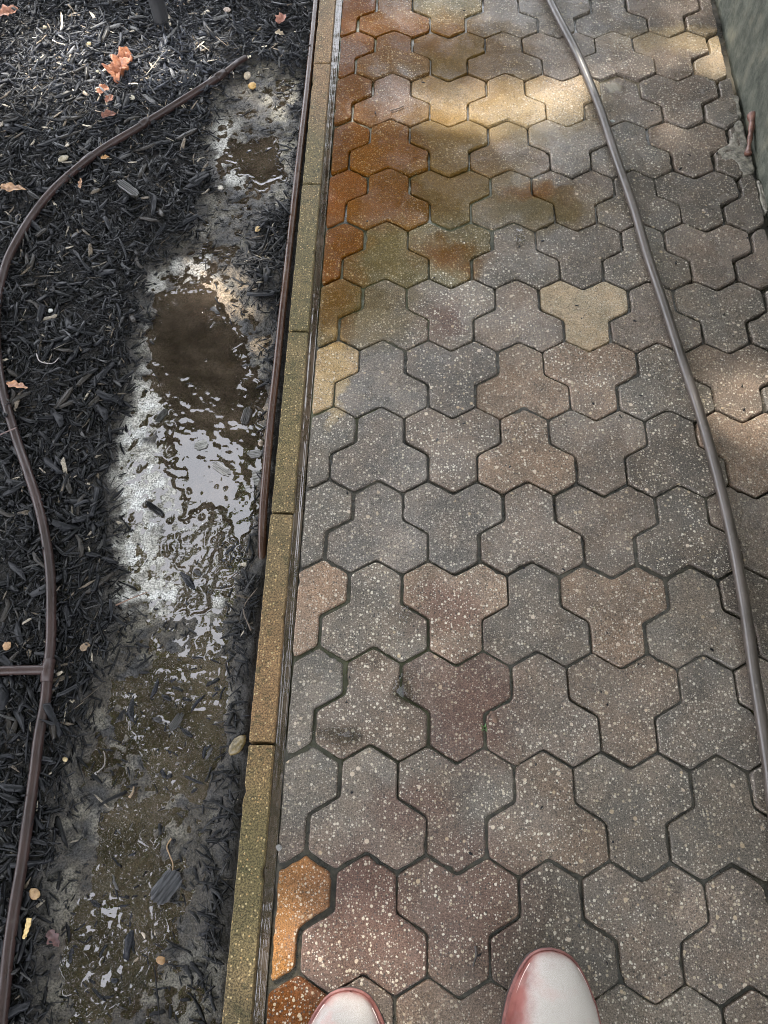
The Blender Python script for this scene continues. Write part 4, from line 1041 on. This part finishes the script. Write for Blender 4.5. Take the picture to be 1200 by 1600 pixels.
def leaves(n, box, zr, extra=None):
    x = rng.uniform(box[0], box[1], n); y = rng.uniform(box[2], box[3], n); z = rng.uniform(zr[0], zr[1], n)
    gx, gy = x - SUN[0] / SUN[2] * z, y - SUN[1] / SUN[2] * z
    keep = np.ones(n, bool)
    for sx_, sy_, rx, ry in SPOTS:
        d = ((gx - sx_) / (rx + .05)) ** 2 + ((gy - sy_) / (ry + .05)) ** 2
        keep &= ~(d < 1 + .35 * np_noise(gx * 14, gy * 14, 3))
    # openings to the sky ahead and to the right
    tx, ty = x + .40, y + 1.22
    keep &= ~((np.hypot(tx / z + .31, ty / z - .50) < .16 + .05 * np_noise(x * 2, y * 2, 9)))
    keep &= ~((np.hypot((x - .02) / z + .02, (y + 1.67) / z - .18) < .085))
    keep &= ~((np.hypot((x + .35) / z + .27, (y + 1.6) / z - .28) < .07))
    keep &= ~((np.hypot((x - .2) / z - .25, (y + 1.0) / z - .75) < .15 + .06 * np_noise(x * 2, y * 2, 12)))
    keep &= ~((np.hypot((x) / z - .75, (y + 1.0) / z - .1) < .20 + .06 * np_noise(x * 2, y * 2, 13)))
    inshade = (gx > -1.7) & (gx < 1.5) & (gy > -2.9) & (gy < 1.0)
    keep &= inshade | (np_noise(x * 1.15 + 3, y * 1.15, 21) + .5 * np_noise(x * 2.7, y * 2.7, 22) > -.62)
    keep &= ~((np.hypot((x + .47) / z + .38, (y + 2.05) / z + .10) < .055))
    if extra is not None: keep &= extra(x, y, z)
    x, y, z = x[keep], y[keep], z[keep]; n = len(x)
    L = rng.uniform(.10, .19, n); Wd = L * rng.uniform(.5, .7, n)
    T_ = np.array([(-.5, 0, 0), (-.05, -.5, .06), (.5, 0, -.06), (-.05, .5, .06)])
    v = np.repeat(T_[None], n, 0); sx_ = v[:, :, 0] * L[:, None]; sy_ = v[:, :, 1] * Wd[:, None]; sz_ = v[:, :, 2] * L[:, None]
    pt = rng.normal(0, .4, n)[:, None]; rl = rng.normal(0, .4, n)[:, None]; yw = rng.uniform(0, 6.283, n)[:, None]
    sy_, sz_ = sy_ * np.cos(rl) - sz_ * np.sin(rl), sy_ * np.sin(rl) + sz_ * np.cos(rl)
    sx_, sz_ = sx_ * np.cos(pt) - sz_ * np.sin(pt), sx_ * np.sin(pt) + sz_ * np.cos(pt)
    sx_, sy_ = sx_ * np.cos(yw) - sy_ * np.sin(yw), sx_ * np.sin(yw) + sy_ * np.cos(yw)
    V = np.stack([sx_ + x[:, None], sy_ + y[:, None], sz_ + z[:, None]], -1).reshape(-1, 3)
    return V, np.arange(4 * n).reshape(-1, 4)
ox, oy = SUN[0] / SUN[2] * 4.8, SUN[1] / SUN[2] * 4.8
V1, Q1 = leaves(34000, (ox - 2.3, ox + 1.9, oy - 3.4, oy + 1.6), (3.9, 5.7))
V2, Q2 = leaves(110000, (-7.5, 6.5, -7.0, 7.0), (3.6, 6.2), lambda x, y, z: np.hypot(x + .4, y + .1) + .5 * np_noise(x, y, 5) < 6.4)
V3, Q3 = leaves(70000, (-7.5, 6.9, -7.2, 7.2), (.7, 4.6), lambda x, y, z: np.abs(np.hypot(x + .4, y + .1) - 6.1) < .7)  # low outer leaf ring, unseen, added to cut sky light from the sides
lm = NB('tree_leaf'); lm.t.nodes.remove(lm.bsdf)
d_ = lm.n('ShaderNodeBsdfDiffuse'); tl_ = lm.n('ShaderNodeBsdfTranslucent'); mm_ = lm.n('ShaderNodeMixShader'); mm_.inputs[0].default_value = .4
ri = lm.n('ShaderNodeNewGeometry'); cc = lm.mix(ri.outputs['Random Per Island'], (.030, .065, .014, 1), (.085, .120, .022, 1))
lm.l(cc, d_.inputs['Color']); lm.l(lm.mix(1.0, cc, (2.0, 2.1, .9, 1), 'MULTIPLY'), tl_.inputs['Color']); lm.l(d_.outputs[0], mm_.inputs[1]); lm.l(tl_.outputs[0], mm_.inputs[2]); lm.l(mm_.outputs[0], lm.out.inputs['Surface'])
tree = tag(empty('shade_tree', (-4.9, -3.6, -.1)), 'leafy shade tree standing in the garden bed beyond the frame', 'tree')
bark = mat_simple('tree_bark', (.06, .045, .035), (.13, .10, .075), 14, .9, .9, .01, obj=False)
into(tube('trunk', spline([(-4.9, -3.6, -.2), (-4.85, -3.6, 1.0), (-4.7, -3.5, 2.4), (-4.4, -3.3, 4.0), (-4.2, -3.1, 5.6)], 30), np.linspace(.19, .06, 30), bark, seg=14), tree)
for e in ((-1.2, -3.2, 4.9), (-3.0, -4.6, 4.7), (-5.2, .4, 5.0), (1.4, -2.6, 5.3)):
    into(tube('limb', spline([(-4.65, -3.45, 2.6), ((-4.65 + e[0]) / 2, (-3.45 + e[1]) / 2, 4.1), e], 14), np.linspace(.08, .02, 14), bark, seg=10), tree)
cr_o = into(link('crown', fast_mesh('crown', np.concatenate([V1, V2, V3]), np.concatenate([Q1, Q2 + len(V1), Q3 + len(V1) + len(V2)])), lm.m), tree)
